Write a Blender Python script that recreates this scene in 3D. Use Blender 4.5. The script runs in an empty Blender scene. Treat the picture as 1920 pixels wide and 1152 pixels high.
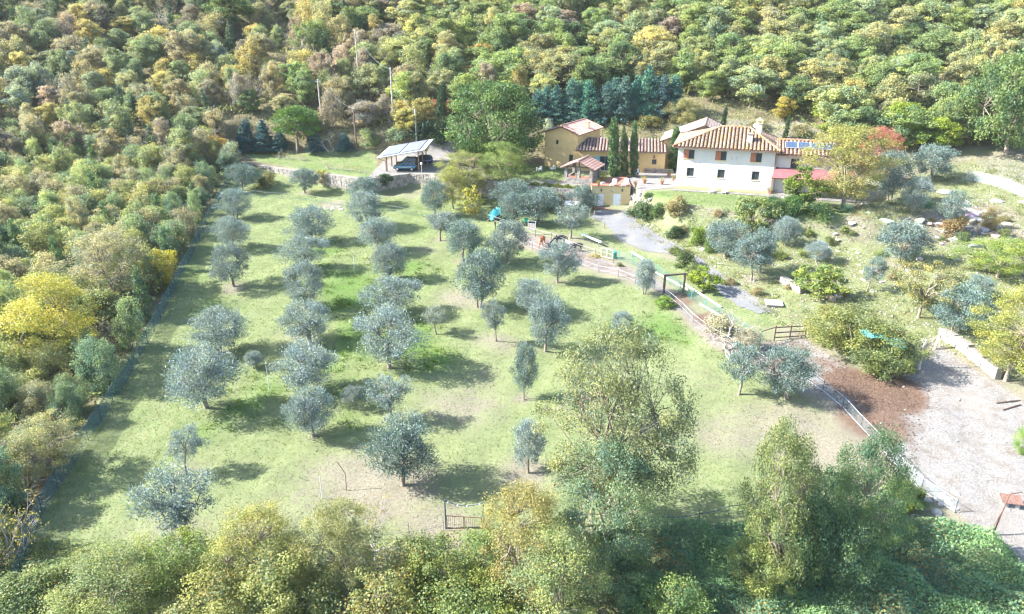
import bpy, bmesh, math, random
import numpy as np
from mathutils import Vector, Matrix

S = bpy.context.scene
COL = S.collection
R = math.radians

# ------------------------------------------------------------------ camera, sky, sun, exposure
PITCH, CAMZ, F = 22.0, 34.0, 1371.0           # F: focal length in pixels of the 1920 px wide photograph
cam_d = bpy.data.cameras.new('camera')
cam_d.sensor_width = 36.0
cam_d.lens = 36.0 * F / 1920.0
cam_d.clip_start, cam_d.clip_end = 0.5, 3000.0
cam = bpy.data.objects.new('camera', cam_d)
COL.objects.link(cam)
cam.location = (0, 0, CAMZ)
cam.rotation_euler = (R(90 - PITCH), 0, 0)
S.camera = cam

SUN_EL, SUN_AZ = 36.0, R(-90 + 1.5)           # azimuth measured from +Y towards +X: the sun stands on the left
SUNV = Vector((math.sin(SUN_AZ) * math.cos(R(SUN_EL)), math.cos(SUN_AZ) * math.cos(R(SUN_EL)), math.sin(R(SUN_EL))))
world = bpy.data.worlds.new('World')
S.world = world
world.use_nodes = True
wn = world.node_tree
sky = wn.nodes.new('ShaderNodeTexSky')
sky.sky_type = 'NISHITA'
sky.sun_disc = False
sky.sun_elevation = R(SUN_EL)
sky.sun_rotation = SUN_AZ
sky.air_density, sky.dust_density, sky.ozone_density = 1.0, 1.0, 1.0
bgn = wn.nodes['Background']
bgn.inputs['Strength'].default_value = 0.132
wn.links.new(sky.outputs[0], bgn.inputs[0])
sun_d = bpy.data.lights.new('sun', 'SUN')
sun_d.energy = 5.0
sun_d.angle = R(0.55)
sun_d.color = (1.0, 0.985, 0.94)
sun = bpy.data.objects.new('sun', sun_d)
COL.objects.link(sun)
sun.location = (-80, 60, 90)
sun.rotation_euler = (-SUNV).to_track_quat('-Z', 'Y').to_euler()

S.view_settings.view_transform = 'Standard'
S.view_settings.look = 'None'
S.view_settings.gamma = 1.0
S.view_settings.use_curve_mapping = False
S.view_settings.exposure = 2.12
S.render.engine = 'CYCLES'
S.cycles.max_bounces = 6
S.cycles.diffuse_bounces = 3
S.cycles.glossy_bounces = 2
S.cycles.transmission_bounces = 4
S.cycles.transparent_max_bounces = 12
S.cycles.volume_bounces = 0
S.cycles.caustics_reflective = S.cycles.caustics_refractive = False
S.cycles.use_denoising = True
S.cycles.denoising_prefilter = 'ACCURATE'
S.cycles.pixel_filter_type = 'BLACKMAN_HARRIS'
S.cycles.filter_width = 1.3

# ------------------------------------------------------------------ tags, meshes
def tag(o, label=None, cat=None, group=None, kind=None):
    if label: o['label'] = label
    if cat: o['category'] = cat
    if group: o['group'] = group
    if kind: o['kind'] = kind
    return o

def empty(name, loc, rz=0.0, label=None, cat=None, group=None):
    o = bpy.data.objects.new(name, None)
    COL.objects.link(o)
    o.empty_display_size = 0.3
    o.location = loc
    o.rotation_euler = (0, 0, rz)
    return tag(o, label, cat, group)

def link(name, me, parent=None, loc=None, color=None):
    o = bpy.data.objects.new(name, me)
    COL.objects.link(o)
    if parent is not None: o.parent = parent
    if loc is not None: o.location = loc
    if color is not None: o.color = color if len(color) == 4 else (*color, 0.0)
    return o

def mesh_np(name, v, quads, mat, tint=None, tris=None, smooth=False):
    v = np.asarray(v, np.float32).reshape(-1, 3)
    q = np.asarray(quads, np.int32).reshape(-1, 4) if quads is not None and len(quads) else np.zeros((0, 4), np.int32)
    t = np.asarray(tris, np.int32).reshape(-1, 3) if tris is not None and len(tris) else np.zeros((0, 3), np.int32)
    me = bpy.data.meshes.new(name)
    me.vertices.add(len(v))
    me.vertices.foreach_set('co', v.ravel())
    nl = q.size + t.size
    me.loops.add(nl)
    me.loops.foreach_set('vertex_index', np.concatenate([q.ravel(), t.ravel()]))
    me.polygons.add(len(q) + len(t))
    st = np.concatenate([np.arange(len(q)) * 4, q.size + np.arange(len(t)) * 3]).astype(np.int32)
    me.polygons.foreach_set('loop_start', st)
    if smooth:
        me.polygons.foreach_set('use_smooth', np.ones(len(q) + len(t), bool))
    me.update(calc_edges=True)
    if tint is not None:
        a = me.attributes.new('tint', 'FLOAT', 'FACE')
        a.data.foreach_set('value', np.asarray(tint, np.float32))
    me.materials.append(mat)
    return me

class MB:
    """collects boxes, tubes and plates and builds them as one mesh"""
    def __init__(s): s.v = []; s.f = []
    def add(s, vs, fs):
        b = len(s.v)
        s.v += [tuple(p) for p in vs]
        s.f += [tuple(i + b for i in f) for f in fs]
        return s
    def box(s, x0, x1, y0, y1, z0, z1, M=None):
        p = [Vector((x, y, z)) for z in (z0, z1) for y in (y0, y1) for x in (x0, x1)]
        if M is not None: p = [M @ q for q in p]
        return s.add(p, [(0, 2, 3, 1), (4, 5, 7, 6), (0, 1, 5, 4), (2, 6, 7, 3), (0, 4, 6, 2), (1, 3, 7, 5)])
    def bar(s, a, b, w, h=None, up=(0, 0, 1)):
        a, b = Vector(a), Vector(b); h = h or w
        d = (b - a).normalized(); u = Vector(up)
        if abs(d.dot(u)) > .95: u = Vector((0, 1, 0))
        sd = d.cross(u).normalized(); u = sd.cross(d)
        p = [c + sd * i * w / 2 + u * j * h / 2 for c in (a, b) for (i, j) in ((-1, -1), (1, -1), (1, 1), (-1, 1))]
        return s.add(p, [(3, 2, 1, 0), (4, 5, 6, 7), (0, 1, 5, 4), (1, 2, 6, 5), (2, 3, 7, 6), (3, 0, 4, 7)])
    def tube(s, pts, rad, n=6, cap=True):
        pts = [Vector(p) for p in pts]
        if not hasattr(rad, '__len__'): rad = [rad] * len(pts)
        rings = []; base = len(s.v); u = None
        for i, p in enumerate(pts):
            d = (pts[min(i + 1, len(pts) - 1)] - pts[max(i - 1, 0)]).normalized()
            if u is None: u = d.orthogonal().normalized()
            u = (u - d * u.dot(d))
            u = u.normalized() if u.length > 1e-6 else d.orthogonal().normalized()
            w = d.cross(u)
            rings.append([p + (u * math.cos(2 * math.pi * k / n) + w * math.sin(2 * math.pi * k / n)) * rad[i] for k in range(n)])
        fs = []
        for i in range(len(rings) - 1):
            for k in range(n):
                a, b = i * n + k, i * n + (k + 1) % n
                fs.append((a, b, b + n, a + n))
        if cap:
            fs.append(tuple(range(n - 1, -1, -1)))
            fs.append(tuple((len(rings) - 1) * n + k for k in range(n)))
        return s.add([p for r in rings for p in r], fs)
    def lathe(s, prof, n=12, c=(0, 0, 0)):
        vs = [(c[0] + r * math.cos(2 * math.pi * k / n), c[1] + r * math.sin(2 * math.pi * k / n), c[2] + z) for r, z in prof for k in range(n)]
        fs = [(i * n + k, i * n + (k + 1) % n, (i + 1) * n + (k + 1) % n, (i + 1) * n + k) for i in range(len(prof) - 1) for k in range(n)]
        fs += [tuple(range(n - 1, -1, -1)), tuple((len(prof) - 1) * n + k for k in range(n))]
        return s.add(vs, fs)
    def prism(s, poly, y0, y1):
        """polygon in x,z pushed along y"""
        n = len(poly)
        vs = [(x, y0, z) for x, z in poly] + [(x, y1, z) for x, z in poly]
        return s.add(vs, [tuple(range(n)), tuple(range(2 * n - 1, n - 1, -1))] + [(i, i + n, (i + 1) % n + n, (i + 1) % n) for i in range(n)])
    def mesh(s, name, mat, smooth=False):
        me = bpy.data.meshes.new(name)
        me.from_pydata([tuple(p) for p in s.v], [], s.f)
        if smooth: me.polygons.foreach_set('use_smooth', np.ones(len(me.polygons), bool))
        me.materials.append(mat)
        me.update()
        return me
    def build(s, name, mat, parent=None, loc=None, color=None, smooth=False):
        return link(name, s.mesh(name, mat, smooth), parent, loc, color)

# ------------------------------------------------------------------ materials
def newmat(name):
    m = bpy.data.materials.new(name)
    m.use_nodes = True
    nt = m.node_tree
    return m, nt, nt.nodes, nt.links, nt.nodes['Principled BSDF']

def node(nt, typ, **kw):
    n = nt.nodes.new(typ)
    for k, v in kw.items():
        setattr(n, k, v)
    return n

def mixc(nt, fac, a, b, mode='MIX'):
    n = nt.nodes.new('ShaderNodeMix')
    n.data_type = 'RGBA'; n.blend_type = mode
    for sock, val in ((n.inputs[0], fac), (n.inputs[6], a), (n.inputs[7], b)):
        if hasattr(val, 'is_output'): nt.links.new(val, sock)
        elif isinstance(val, (int, float)): sock.default_value = val
        else: sock.default_value = (*val[:3], 1)
    return n.outputs[2]

def math_n(nt, op, a, b=0.0, c=0.0, clamp=False):
    n = nt.nodes.new('ShaderNodeMath'); n.operation = op; n.use_clamp = clamp
    for i, val in enumerate((a, b, c)):
        if hasattr(val, 'is_output'): nt.links.new(val, n.inputs[i])
        else: n.inputs[i].default_value = val
    return n.outputs[0]

def noise(nt, scale, detail=3, rough=.55, coord=None, dist=0.0):
    n = nt.nodes.new('ShaderNodeTexNoise')
    n.inputs['Scale'].default_value = scale
    n.inputs['Detail'].default_value = detail
    n.inputs['Roughness'].default_value = rough
    n.inputs['Distortion'].default_value = dist
    if coord is not None: nt.links.new(coord, n.inputs['Vector'])
    return n.outputs['Fac']

def maprange(nt, v, a, b, c=0.0, d=1.0, smooth=True):
    n = nt.nodes.new('ShaderNodeMapRange')
    if smooth: n.interpolation_type = 'SMOOTHSTEP'
    nt.links.new(v, n.inputs[0])
    for i, x in enumerate((a, b, c, d)): n.inputs[i + 1].default_value = x
    return n.outputs[0]

def bump(nt, h, strength, dist, bsdf):
    n = nt.nodes.new('ShaderNodeBump')
    n.inputs['Strength'].default_value = strength
    n.inputs['Distance'].default_value = dist
    nt.links.new(h, n.inputs['Height'])
    nt.links.new(n.outputs[0], bsdf.inputs['Normal'])

def rough_mat(name, a, b, scale=3.0, rough=.85, spec=.3, bumps=(0.3, .02), b2=None, metal=0.0, usecolor=False, dirt=None):
    """two-tone weathered surface; usecolor multiplies by the object's own colour"""
    m, nt, N, L, P = newmat(name)
    co = node(nt, 'ShaderNodeTexCoord').outputs['Object']
    f = maprange(nt, noise(nt, scale, 5, .6, co), .32, .68)
    c = mixc(nt, f, a, b)
    if dirt:
        g = maprange(nt, noise(nt, dirt[1], 4, .65, co, .6), dirt[2], dirt[2] + .14)
        c = mixc(nt, g, c, dirt[0])
    if usecolor:
        c = mixc(nt, 1.0, c, node(nt, 'ShaderNodeObjectInfo').outputs['Color'], 'MULTIPLY')
    L.new(c, P.inputs['Base Color'])
    P.inputs['Roughness'].default_value = rough
    P.inputs['Specular IOR Level'].default_value = spec
    P.inputs['Metallic'].default_value = metal
    if bumps: bump(nt, noise(nt, scale * 9, 4, .6, co), bumps[0], bumps[1], P)
    return m

def leaf_mat(name, trans=.3, silver=None, spec=.3, rough=.55, autumn=(.34, .235, .07)):
    """leaf colour = the crown's own colour, varied from spray to spray; alpha of the colour = share of turned leaves"""
    m, nt, N, L, P = newmat(name)
    oi = node(nt, 'ShaderNodeObjectInfo')
    at = node(nt, 'ShaderNodeAttribute', attribute_name='tint').outputs['Fac']
    base = oi.outputs['Color']
    warm = mixc(nt, 1.0, base, (1.42, 1.28, .82), 'MULTIPLY')
    cool = mixc(nt, 1.0, base, (.56, .72, .80), 'MULTIPLY')
    c = mixc(nt, maprange(nt, at, .15, .9), cool, warm)
    turned = math_n(nt, 'LESS_THAN', at, oi.outputs['Alpha'])
    c = mixc(nt, turned, c, mixc(nt, .72, base, autumn))
    if silver:
        g = node(nt, 'ShaderNodeNewGeometry').outputs['Backfacing']
        c = mixc(nt, g, c, mixc(nt, .55, base, silver))
    L.new(c, P.inputs['Base Color'])
    P.inputs['Roughness'].default_value = rough
    P.inputs['Specular IOR Level'].default_value = spec
    tr = node(nt, 'ShaderNodeBsdfTranslucent')
    L.new(mixc(nt, 1.0, c, (1.2, 1.25, .9), 'MULTIPLY'), tr.inputs['Color'])
    mx = node(nt, 'ShaderNodeMixShader')
    mx.inputs[0].default_value = trans
    L.new(P.outputs[0], mx.inputs[1]); L.new(tr.outputs[0], mx.inputs[2])
    L.new(mx.outputs[0], N['Material Output'].inputs[0])
    return m

def net_mat(name, col, cover, scale=(3, 3)):
    """woven net or wire mesh too fine to see singly: covers part of what lies behind"""
    m, nt, N, L, P = newmat(name)
    co = node(nt, 'ShaderNodeTexCoord').outputs['Object']
    n = noise(nt, 2.2, 3, .6, co)
    P.inputs['Base Color'].default_value = (*col, 1)
    P.inputs['Roughness'].default_value = .7
    t = node(nt, 'ShaderNodeBsdfTransparent')
    mx = node(nt, 'ShaderNodeMixShader')
    L.new(maprange(nt, n, .25, .75, cover * .7, min(1, cover * 1.3)), mx.inputs[0])
    L.new(t.outputs[0], mx.inputs[1]); L.new(P.outputs[0], mx.inputs[2])
    L.new(mx.outputs[0], N['Material Output'].inputs[0])
    return m

M = {}
M['leaf'] = leaf_mat('leaf', .42)
M['olive_leaf'] = leaf_mat('olive_leaf', .2, silver=(.25, .30, .30), spec=.15, rough=.6, autumn=(.3, .3, .2))
M['needle'] = leaf_mat('needle', .12, autumn=(.2, .16, .06))
M['bark'] = rough_mat('bark', (.16, .13, .10), (.28, .24, .19), 4, bumps=(.6, .04))
M['bark_grey'] = rough_mat('bark_grey', (.34, .30, .28), (.45, .41, .38), 4, bumps=(.5, .03))
M['white_stucco'] = rough_mat('white_stucco', (.50, .495, .49), (.45, .445, .44), .5, bumps=(.15, .01), dirt=((.36, .34, .32), .7, .56))
M['yellow_stucco'] = rough_mat('yellow_stucco', (.56, .40, .19), (.50, .35, .165), .8, bumps=(.15, .01), dirt=((.40, .30, .18), .8, .58))
M['cream_stucco'] = rough_mat('cream_stucco', (.62, .48, .25), (.57, .43, .21), .8, bumps=(.15, .01))
M['stone'] = rough_mat('stone', (.20, .18, .165), (.38, .355, .32), 1.4, bumps=(.6, .05), usecolor=True)
M['mortar'] = rough_mat('mortar', (.17, .15, .13), (.23, .21, .18), 2, bumps=(.6, .05))
M['rock'] = rough_mat('rock', (.22, .21, .20), (.42, .40, .37), 1.2, bumps=(.8, .08), usecolor=True)
M['tile'] = rough_mat('tile', (.20, .12, .08), (.36, .27, .19), 1.8, bumps=(.4, .02), usecolor=True, dirt=((.34, .20, .06), .55, .53))
M['tile_plain'] = rough_mat('tile_plain', (.22, .15, .12), (.40, .32, .275), 2.2, bumps=(.4, .02), usecolor=True)
M['tile_bed'] = rough_mat('tile_bed', (.05, .03, .025), (.09, .06, .045), 3)
M['pink_tile'] = rough_mat('pink_tile', (.34, .21, .18), (.42, .29, .25), 2.0, bumps=(.4, .02), usecolor=True)
M['terracotta'] = rough_mat('terracotta', (.27, .11, .075), (.34, .155, .11), 2.0, bumps=(.2, .01))
M['paving'] = rough_mat('paving', (.15, .14, .13), (.21, .195, .18), .8, bumps=(.3, .01))
M['wood'] = rough_mat('wood', (.26, .13, .07), (.36, .20, .11), 3)
M['wood_dark'] = rough_mat('wood_dark', (.09, .06, .05), (.16, .11, .08), 3)
M['wood_pale'] = rough_mat('wood_pale', (.58, .50, .38), (.68, .60, .48), 3)
M['wood_grey'] = rough_mat('wood_grey', (.26, .23, .20), (.38, .34, .30), 3)
M['orange_wood'] = rough_mat('orange_wood', (.66, .46, .22), (.74, .56, .32), 3)
M['shutter'] = rough_mat('shutter', (.30, .11, .06), (.36, .15, .09), 4, rough=.6)
M['blue_shutter'] = rough_mat('blue_shutter', (.18, .36, .42), (.24, .44, .50), 4, rough=.6)
M['white_paint'] = rough_mat('white_paint', (.82, .82, .81), (.76, .76, .75), 2, rough=.5)
M['grey_metal'] = rough_mat('grey_metal', (.50, .52, .54), (.60, .62, .64), 2, rough=.45, metal=.4)
M['pale_metal'] = rough_mat('pale_metal', (.40, .43, .45), (.48, .51, .53), 2, rough=.5)
M['dark_metal'] = rough_mat('dark_metal', (.05, .07, .09), (.09, .11, .13), 3, rough=.5)
M['rust'] = rough_mat('rust', (.11, .06, .045), (.19, .11, .085), 5)
M['red_canopy'] = rough_mat('red_canopy', (.19, .07, .078), (.24, .095, .10), 1.5, rough=.7)
M['green_plastic'] = rough_mat('green_plastic', (.02, .30, .22), (.04, .40, .30), 2, rough=.4)
M['tarp'] = rough_mat('tarp', (.05, .50, .48), (.16, .66, .64), 1.2, rough=.35)
M['tape'] = rough_mat('tape', (.46, .46, .48), (.38, .385, .40), 2, rough=.6)
M['skin'] = rough_mat('skin', (.50, .32, .24), (.54, .35, .27), 3, rough=.6, bumps=None)
M['navy'] = rough_mat('navy', (.03, .05, .12), (.05, .07, .16), 6, bumps=(.2, .01))
M['shirt'] = rough_mat('shirt', (.50, .58, .70), (.56, .62, .72), 6, bumps=(.2, .01))
M['charcoal'] = rough_mat('charcoal', (.03, .03, .035), (.05, .05, .05), 6, bumps=(.2, .01))
M['hair'] = rough_mat('hair', (.10, .07, .05), (.16, .12, .09), 8)
M['coat'] = rough_mat('coat', (.9, .9, .9), (1., 1., 1.), 5, rough=.5, spec=.4, bumps=(.2, .01), usecolor=True)
M['rubber'] = rough_mat('rubber', (.02, .02, .02), (.035, .035, .035), 6, rough=.7)
M['teal_net'] = net_mat('teal_net', (.04, .16, .155), .17)
M['wire_mesh'] = net_mat('wire_mesh', (.05, .13, .15), .52)
M['teal_sheet'] = net_mat('teal_sheet', (.08, .36, .36), .5)
M['thin_mesh'] = net_mat('thin_mesh', (.30, .40, .42), .12)
M['pale_mesh'] = net_mat('pale_mesh', (.45, .50, .54), .30)

def glossy(name, col, rough, metal=0.0, coat=0.0, usecolor=False):
    m, nt, N, L, P = newmat(name)
    P.inputs['Base Color'].default_value = (*col, 1)
    if usecolor: L.new(node(nt, 'ShaderNodeObjectInfo').outputs['Color'], P.inputs['Base Color'])
    P.inputs['Roughness'].default_value = rough
    P.inputs['Metallic'].default_value = metal
    P.inputs['Coat Weight'].default_value = coat
    return m
M['glass'] = glossy('glass', (.035, .05, .06), .08)
M['car_paint'] = glossy('car_paint', (.1, .1, .1), .3, .4, 1.0, True)
M['chrome'] = glossy('chrome', (.7, .72, .74), .2, .9)
M['lamp_glass'] = glossy('lamp_glass', (.75, .78, .8), .25)

def panel_mat(name, cell, nx, ny, rough=.12):
    m, nt, N, L, P = newmat(name)
    co = node(nt, 'ShaderNodeTexCoord').outputs['Generated']
    b = node(nt, 'ShaderNodeTexBrick', offset=0.0)
    b.inputs['Color1'].default_value = (*cell, 1); b.inputs['Color2'].default_value = (*[c * 1.15 for c in cell], 1)
    b.inputs['Mortar'].default_value = (.25, .26, .28, 1)
    b.inputs['Scale'].default_value = 1.0
    b.inputs['Mortar Size'].default_value = .004
    b.inputs['Brick Width'].default_value = 1.0 / nx; b.inputs['Row Height'].default_value = 1.0 / ny
    L.new(co, b.inputs['Vector'])
    L.new(b.outputs[0], P.inputs['Base Color'])
    P.inputs['Roughness'].default_value = rough
    P.inputs['Specular IOR Level'].default_value = .4
    return m
M['solar'] = panel_mat('solar', (.015, .04, .085), 6, 10, .5)
M['solar_grey'] = panel_mat('solar_grey', (.13, .14, .18), 12, 8, .4)
# ------------------------------------------------------------------ the lie of the land
def ss(a, b, x):
    t = np.clip((np.asarray(x, float) - a) / (b - a), 0, 1)
    return t * t * (3 - 2 * t)

_yy = np.arange(-400, 900, .5)
_zz = np.interp(_yy, [-400, -60, 10, 25, 34, 42, 48, 75, 101, 116, 128, 138, 150, 170, 190, 215, 250, 330, 500, 700, 900],
                [-40, -14, -5, -2.6, -1.3, -.3, 0, 1.4, 3.0, 3.9, 5.0, 7.6, 12, 19, 27.5, 39, 53, 60, 62, 62, 62])
_k = np.hanning(17); _k /= _k.sum()
_zs = np.convolve(np.pad(_zz, 8, mode='edge'), _k, mode='valid')

def poly_sd(x, y, poly):
    """signed distance to a polygon, negative inside"""
    x = np.asarray(x, float); y = np.asarray(y, float)
    p = np.asarray(poly, float); n = len(p)
    d2 = np.full(x.shape, 1e18); inside = np.zeros(x.shape, bool)
    for i in range(n):
        ax, ay = p[i]; bx, by = p[(i + 1) % n]
        ex, ey = bx - ax, by - ay
        t = np.clip(((x - ax) * ex + (y - ay) * ey) / (ex * ex + ey * ey + 1e-12), 0, 1)
        d2 = np.minimum(d2, (x - ax - t * ex) ** 2 + (y - ay - t * ey) ** 2)
        c = (ay > y) != (by > y)
        with np.errstate(divide='ignore', invalid='ignore'):
            xi = ax + (y - ay) / (by - ay + 1e-12) * ex
        inside ^= c & (x < xi)
    d = np.sqrt(d2)
    return np.where(inside, -d, d)

PLAT_Z = 7.4
PLAT = [(-56, 143), (-41, 133), (-25, 124.6), (-18.3, 129.3), (-14, 128.2), (-8, 125), (2, 121.6), (12.4, 117.9), (12.6, 119.9),
        (19.7, 119.7), (20.6, 116.5), (23, 113), (27, 107), (50, 101), (60, 102), (64, 110), (62, 132), (40, 136), (0, 141), (-30, 145), (-54, 149)]

def wob(x, y):
    return (np.sin(x * .31 + y * .17 + 1.3) * .5 + np.sin(x * .13 - y * .23 + .4) * .8 + np.sin(x * .53 + 2.1) * np.sin(y * .47 + .7) * .45)

def terrain(x, y):
    x = np.asarray(x, float); y = np.asarray(y, float)
    z = np.interp(y, _yy, _zs)
    h = np.clip(x - 10, 0, None); h = h * h / (h + 6)
    z = z + .065 * np.minimum(h, 90) * ss(25, 95, y)
    xf = -35 - 15 * (y - 39) / 88
    z = z + .05 * np.clip(xf - x - 4, 0, 60) * ss(40, 110, y)
    z = z + wob(x, y) * (.12 + .9 * ss(140, 175, y))
    z = z + .10 * np.sin(x * 1.1 + y * .4) * np.sin(y * .9 - x * .3)
    sd = poly_sd(x, y, PLAT)
    fall = 1.0 + 6.0 * ss(19, 26, x) * (1 - ss(112, 134, y)) + 6 * ss(126, 136, y) * ss(-20, 20, x) + 4 * ss(134, 142, y)
    w = 1 - ss(0, 1, sd / fall)
    plat = PLAT_Z + .02 * np.sin(x * .7) * np.sin(y * .6)
    return z * (1 - w) + plat * w

def axis(lo, a, b, hi, d, grow=1.13):
    c = list(np.arange(a, b + 1e-6, d))
    s, v = d, a
    left = []
    while v > lo:
        s *= grow; v -= s; left.append(v)
    s, v = d, b
    right = []
    while v < hi:
        s *= grow; v += s; right.append(v)
    return np.array(left[::-1] + c + right)
GX = axis(-270, -72, 100, 270, .62)
GY = axis(-60, 24, 152, 400, .62)
_X, _Y = np.meshgrid(GX, GY)
GZ = terrain(_X, _Y)

def zat(x, y):
    i = int(np.clip(np.searchsorted(GX, x) - 1, 0, len(GX) - 2)); j = int(np.clip(np.searchsorted(GY, y) - 1, 0, len(GY) - 2))
    u = (x - GX[i]) / (GX[i + 1] - GX[i]); v = (y - GY[j]) / (GY[j + 1] - GY[j])
    return float((GZ[j, i] * (1 - u) + GZ[j, i + 1] * u) * (1 - v) + (GZ[j + 1, i] * (1 - u) + GZ[j + 1, i + 1] * u) * v)

_cp, _sp = math.cos(R(PITCH)), math.sin(R(PITCH))
def ray(px, py):
    u, v = (px - 960) / F, (py - 576) / F
    return Vector((u, _cp - v * _sp, -_sp - v * _cp))
def hit(px, py):
    """where the sight line of a photo pixel meets the ground"""
    d = ray(px, py); t = 12.0; o = Vector((0, 0, CAMZ))
    while t < 420:
        p = o + d * t
        if p.z < zat(p.x, p.y): break
        t += .6
    a, b = t - .6, t
    for _ in range(14):
        m = (a + b) / 2; p = o + d * m
        if p.z < zat(p.x, p.y): b = m
        else: a = m
    p = o + d * b
    return Vector((p.x, p.y, zat(p.x, p.y)))
def hit_z(px, py, z):
    d = ray(px, py); t = (z - CAMZ) / d.z
    return Vector((0, 0, CAMZ)) + d * t
def at_y(px, py, y):
    d = ray(px, py); return Vector((0, 0, CAMZ)) + d * (y / d.y)
def depth(p):
    return p[1] * _cp - (p[2] - CAMZ) * _sp
def proj(x, y, z):
    dz = z - CAMZ; dep = y * _cp - dz * _sp
    return 960 + F * x / dep, 576 - F * (y * _sp + dz * _cp) / dep
def hits(pts): return [hit(*p) for p in pts]
def xy(pts): return [(p.x, p.y) for p in hits(pts)]

# zones of ground cover, as patches on the ground
MEADOW = xy([(425, 315), (375, 415), (300, 560), (245, 655), (150, 804), (10, 1060), (-30, 1150), (700, 1045), (1210, 990), (1640, 1000), (1640, 860),
             (1560, 775), (1440, 690), (1330, 650), (1240, 560), (1160, 530), (985, 468), (930, 445), (985, 430), (1120, 450), (1180, 480), (1300, 545),
             (1420, 615), (1500, 610), (1430, 570), (1300, 500), (1180, 465), (1115, 425), (1110, 396), (985, 352), (880, 372), (700, 368), (690, 348), (560, 325), (470, 312)])
LAWN_A = xy([(455, 283), (700, 283), (708, 318), (690, 334), (560, 316), (480, 303)])
LAWN_B = xy([(950, 305), (1057, 312), (1057, 337), (960, 337)])
LAWN_C = xy([(1205, 366), (1270, 358), (1445, 369), (1490, 376), (1600, 390), (1580, 425), (1400, 400), (1250, 398)])
SLOPE = xy([(1185, 372), (1260, 395), (1400, 400), (1570, 425), (1700, 330), (1800, 300), (2000, 290), (2000, 760), (1760, 655), (1700, 690), (1510, 640), (1440, 590), (1300, 500), (1180, 430)])
PADDOCK = xy([(1440, 645), (1510, 636), (1600, 700), (1700, 690), (1760, 650), (1960, 770), (1990, 1100), (1800, 965), (1700, 895), (1640, 830), (1560, 755), (1480, 690)])
RUN = xy([(978, 437), (1030, 448), (1150, 492), (1230, 520), (1300, 590), (1420, 640), (1470, 660), (1560, 740), (1500, 735), (1330, 640), (1240, 548), (1160, 518), (1050, 486), (975, 458)])
TRACK = xy([(1815, 300), (2050, 265), (2100, 370), (1925, 355), (1850, 330)])
BARE = xy([(1270, 222), (1500, 226), (1580, 268), (1265, 262)])
BLOBS = [(720, 915, 5, .8), (640, 880, 4, .5), (870, 760, 5, .6), (880, 640, 4, .55), (800, 470, 3, .5), (560, 640, 4, .4), (900, 700, 3, .5), (860, 560, 4, .7), (700, 440, 3, .5),
         (1340, 820, 4, .5), (500, 980, 4, .35), (1300, 700, 4, .35), (300, 1000, 4, .45), (440, 545, 1.6, .7), (1490, 800, 6, .7), (1560, 850, 4, .7), (560, 620, 3, .4), (960, 650, 3, .4),
         (980, 900, 4, .5), (830, 1000, 2.5, .9), (620, 385, 3, .8), (1420, 400, 4, .4), (790, 730, 5, .35), (470, 830, 6, .25)]

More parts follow.
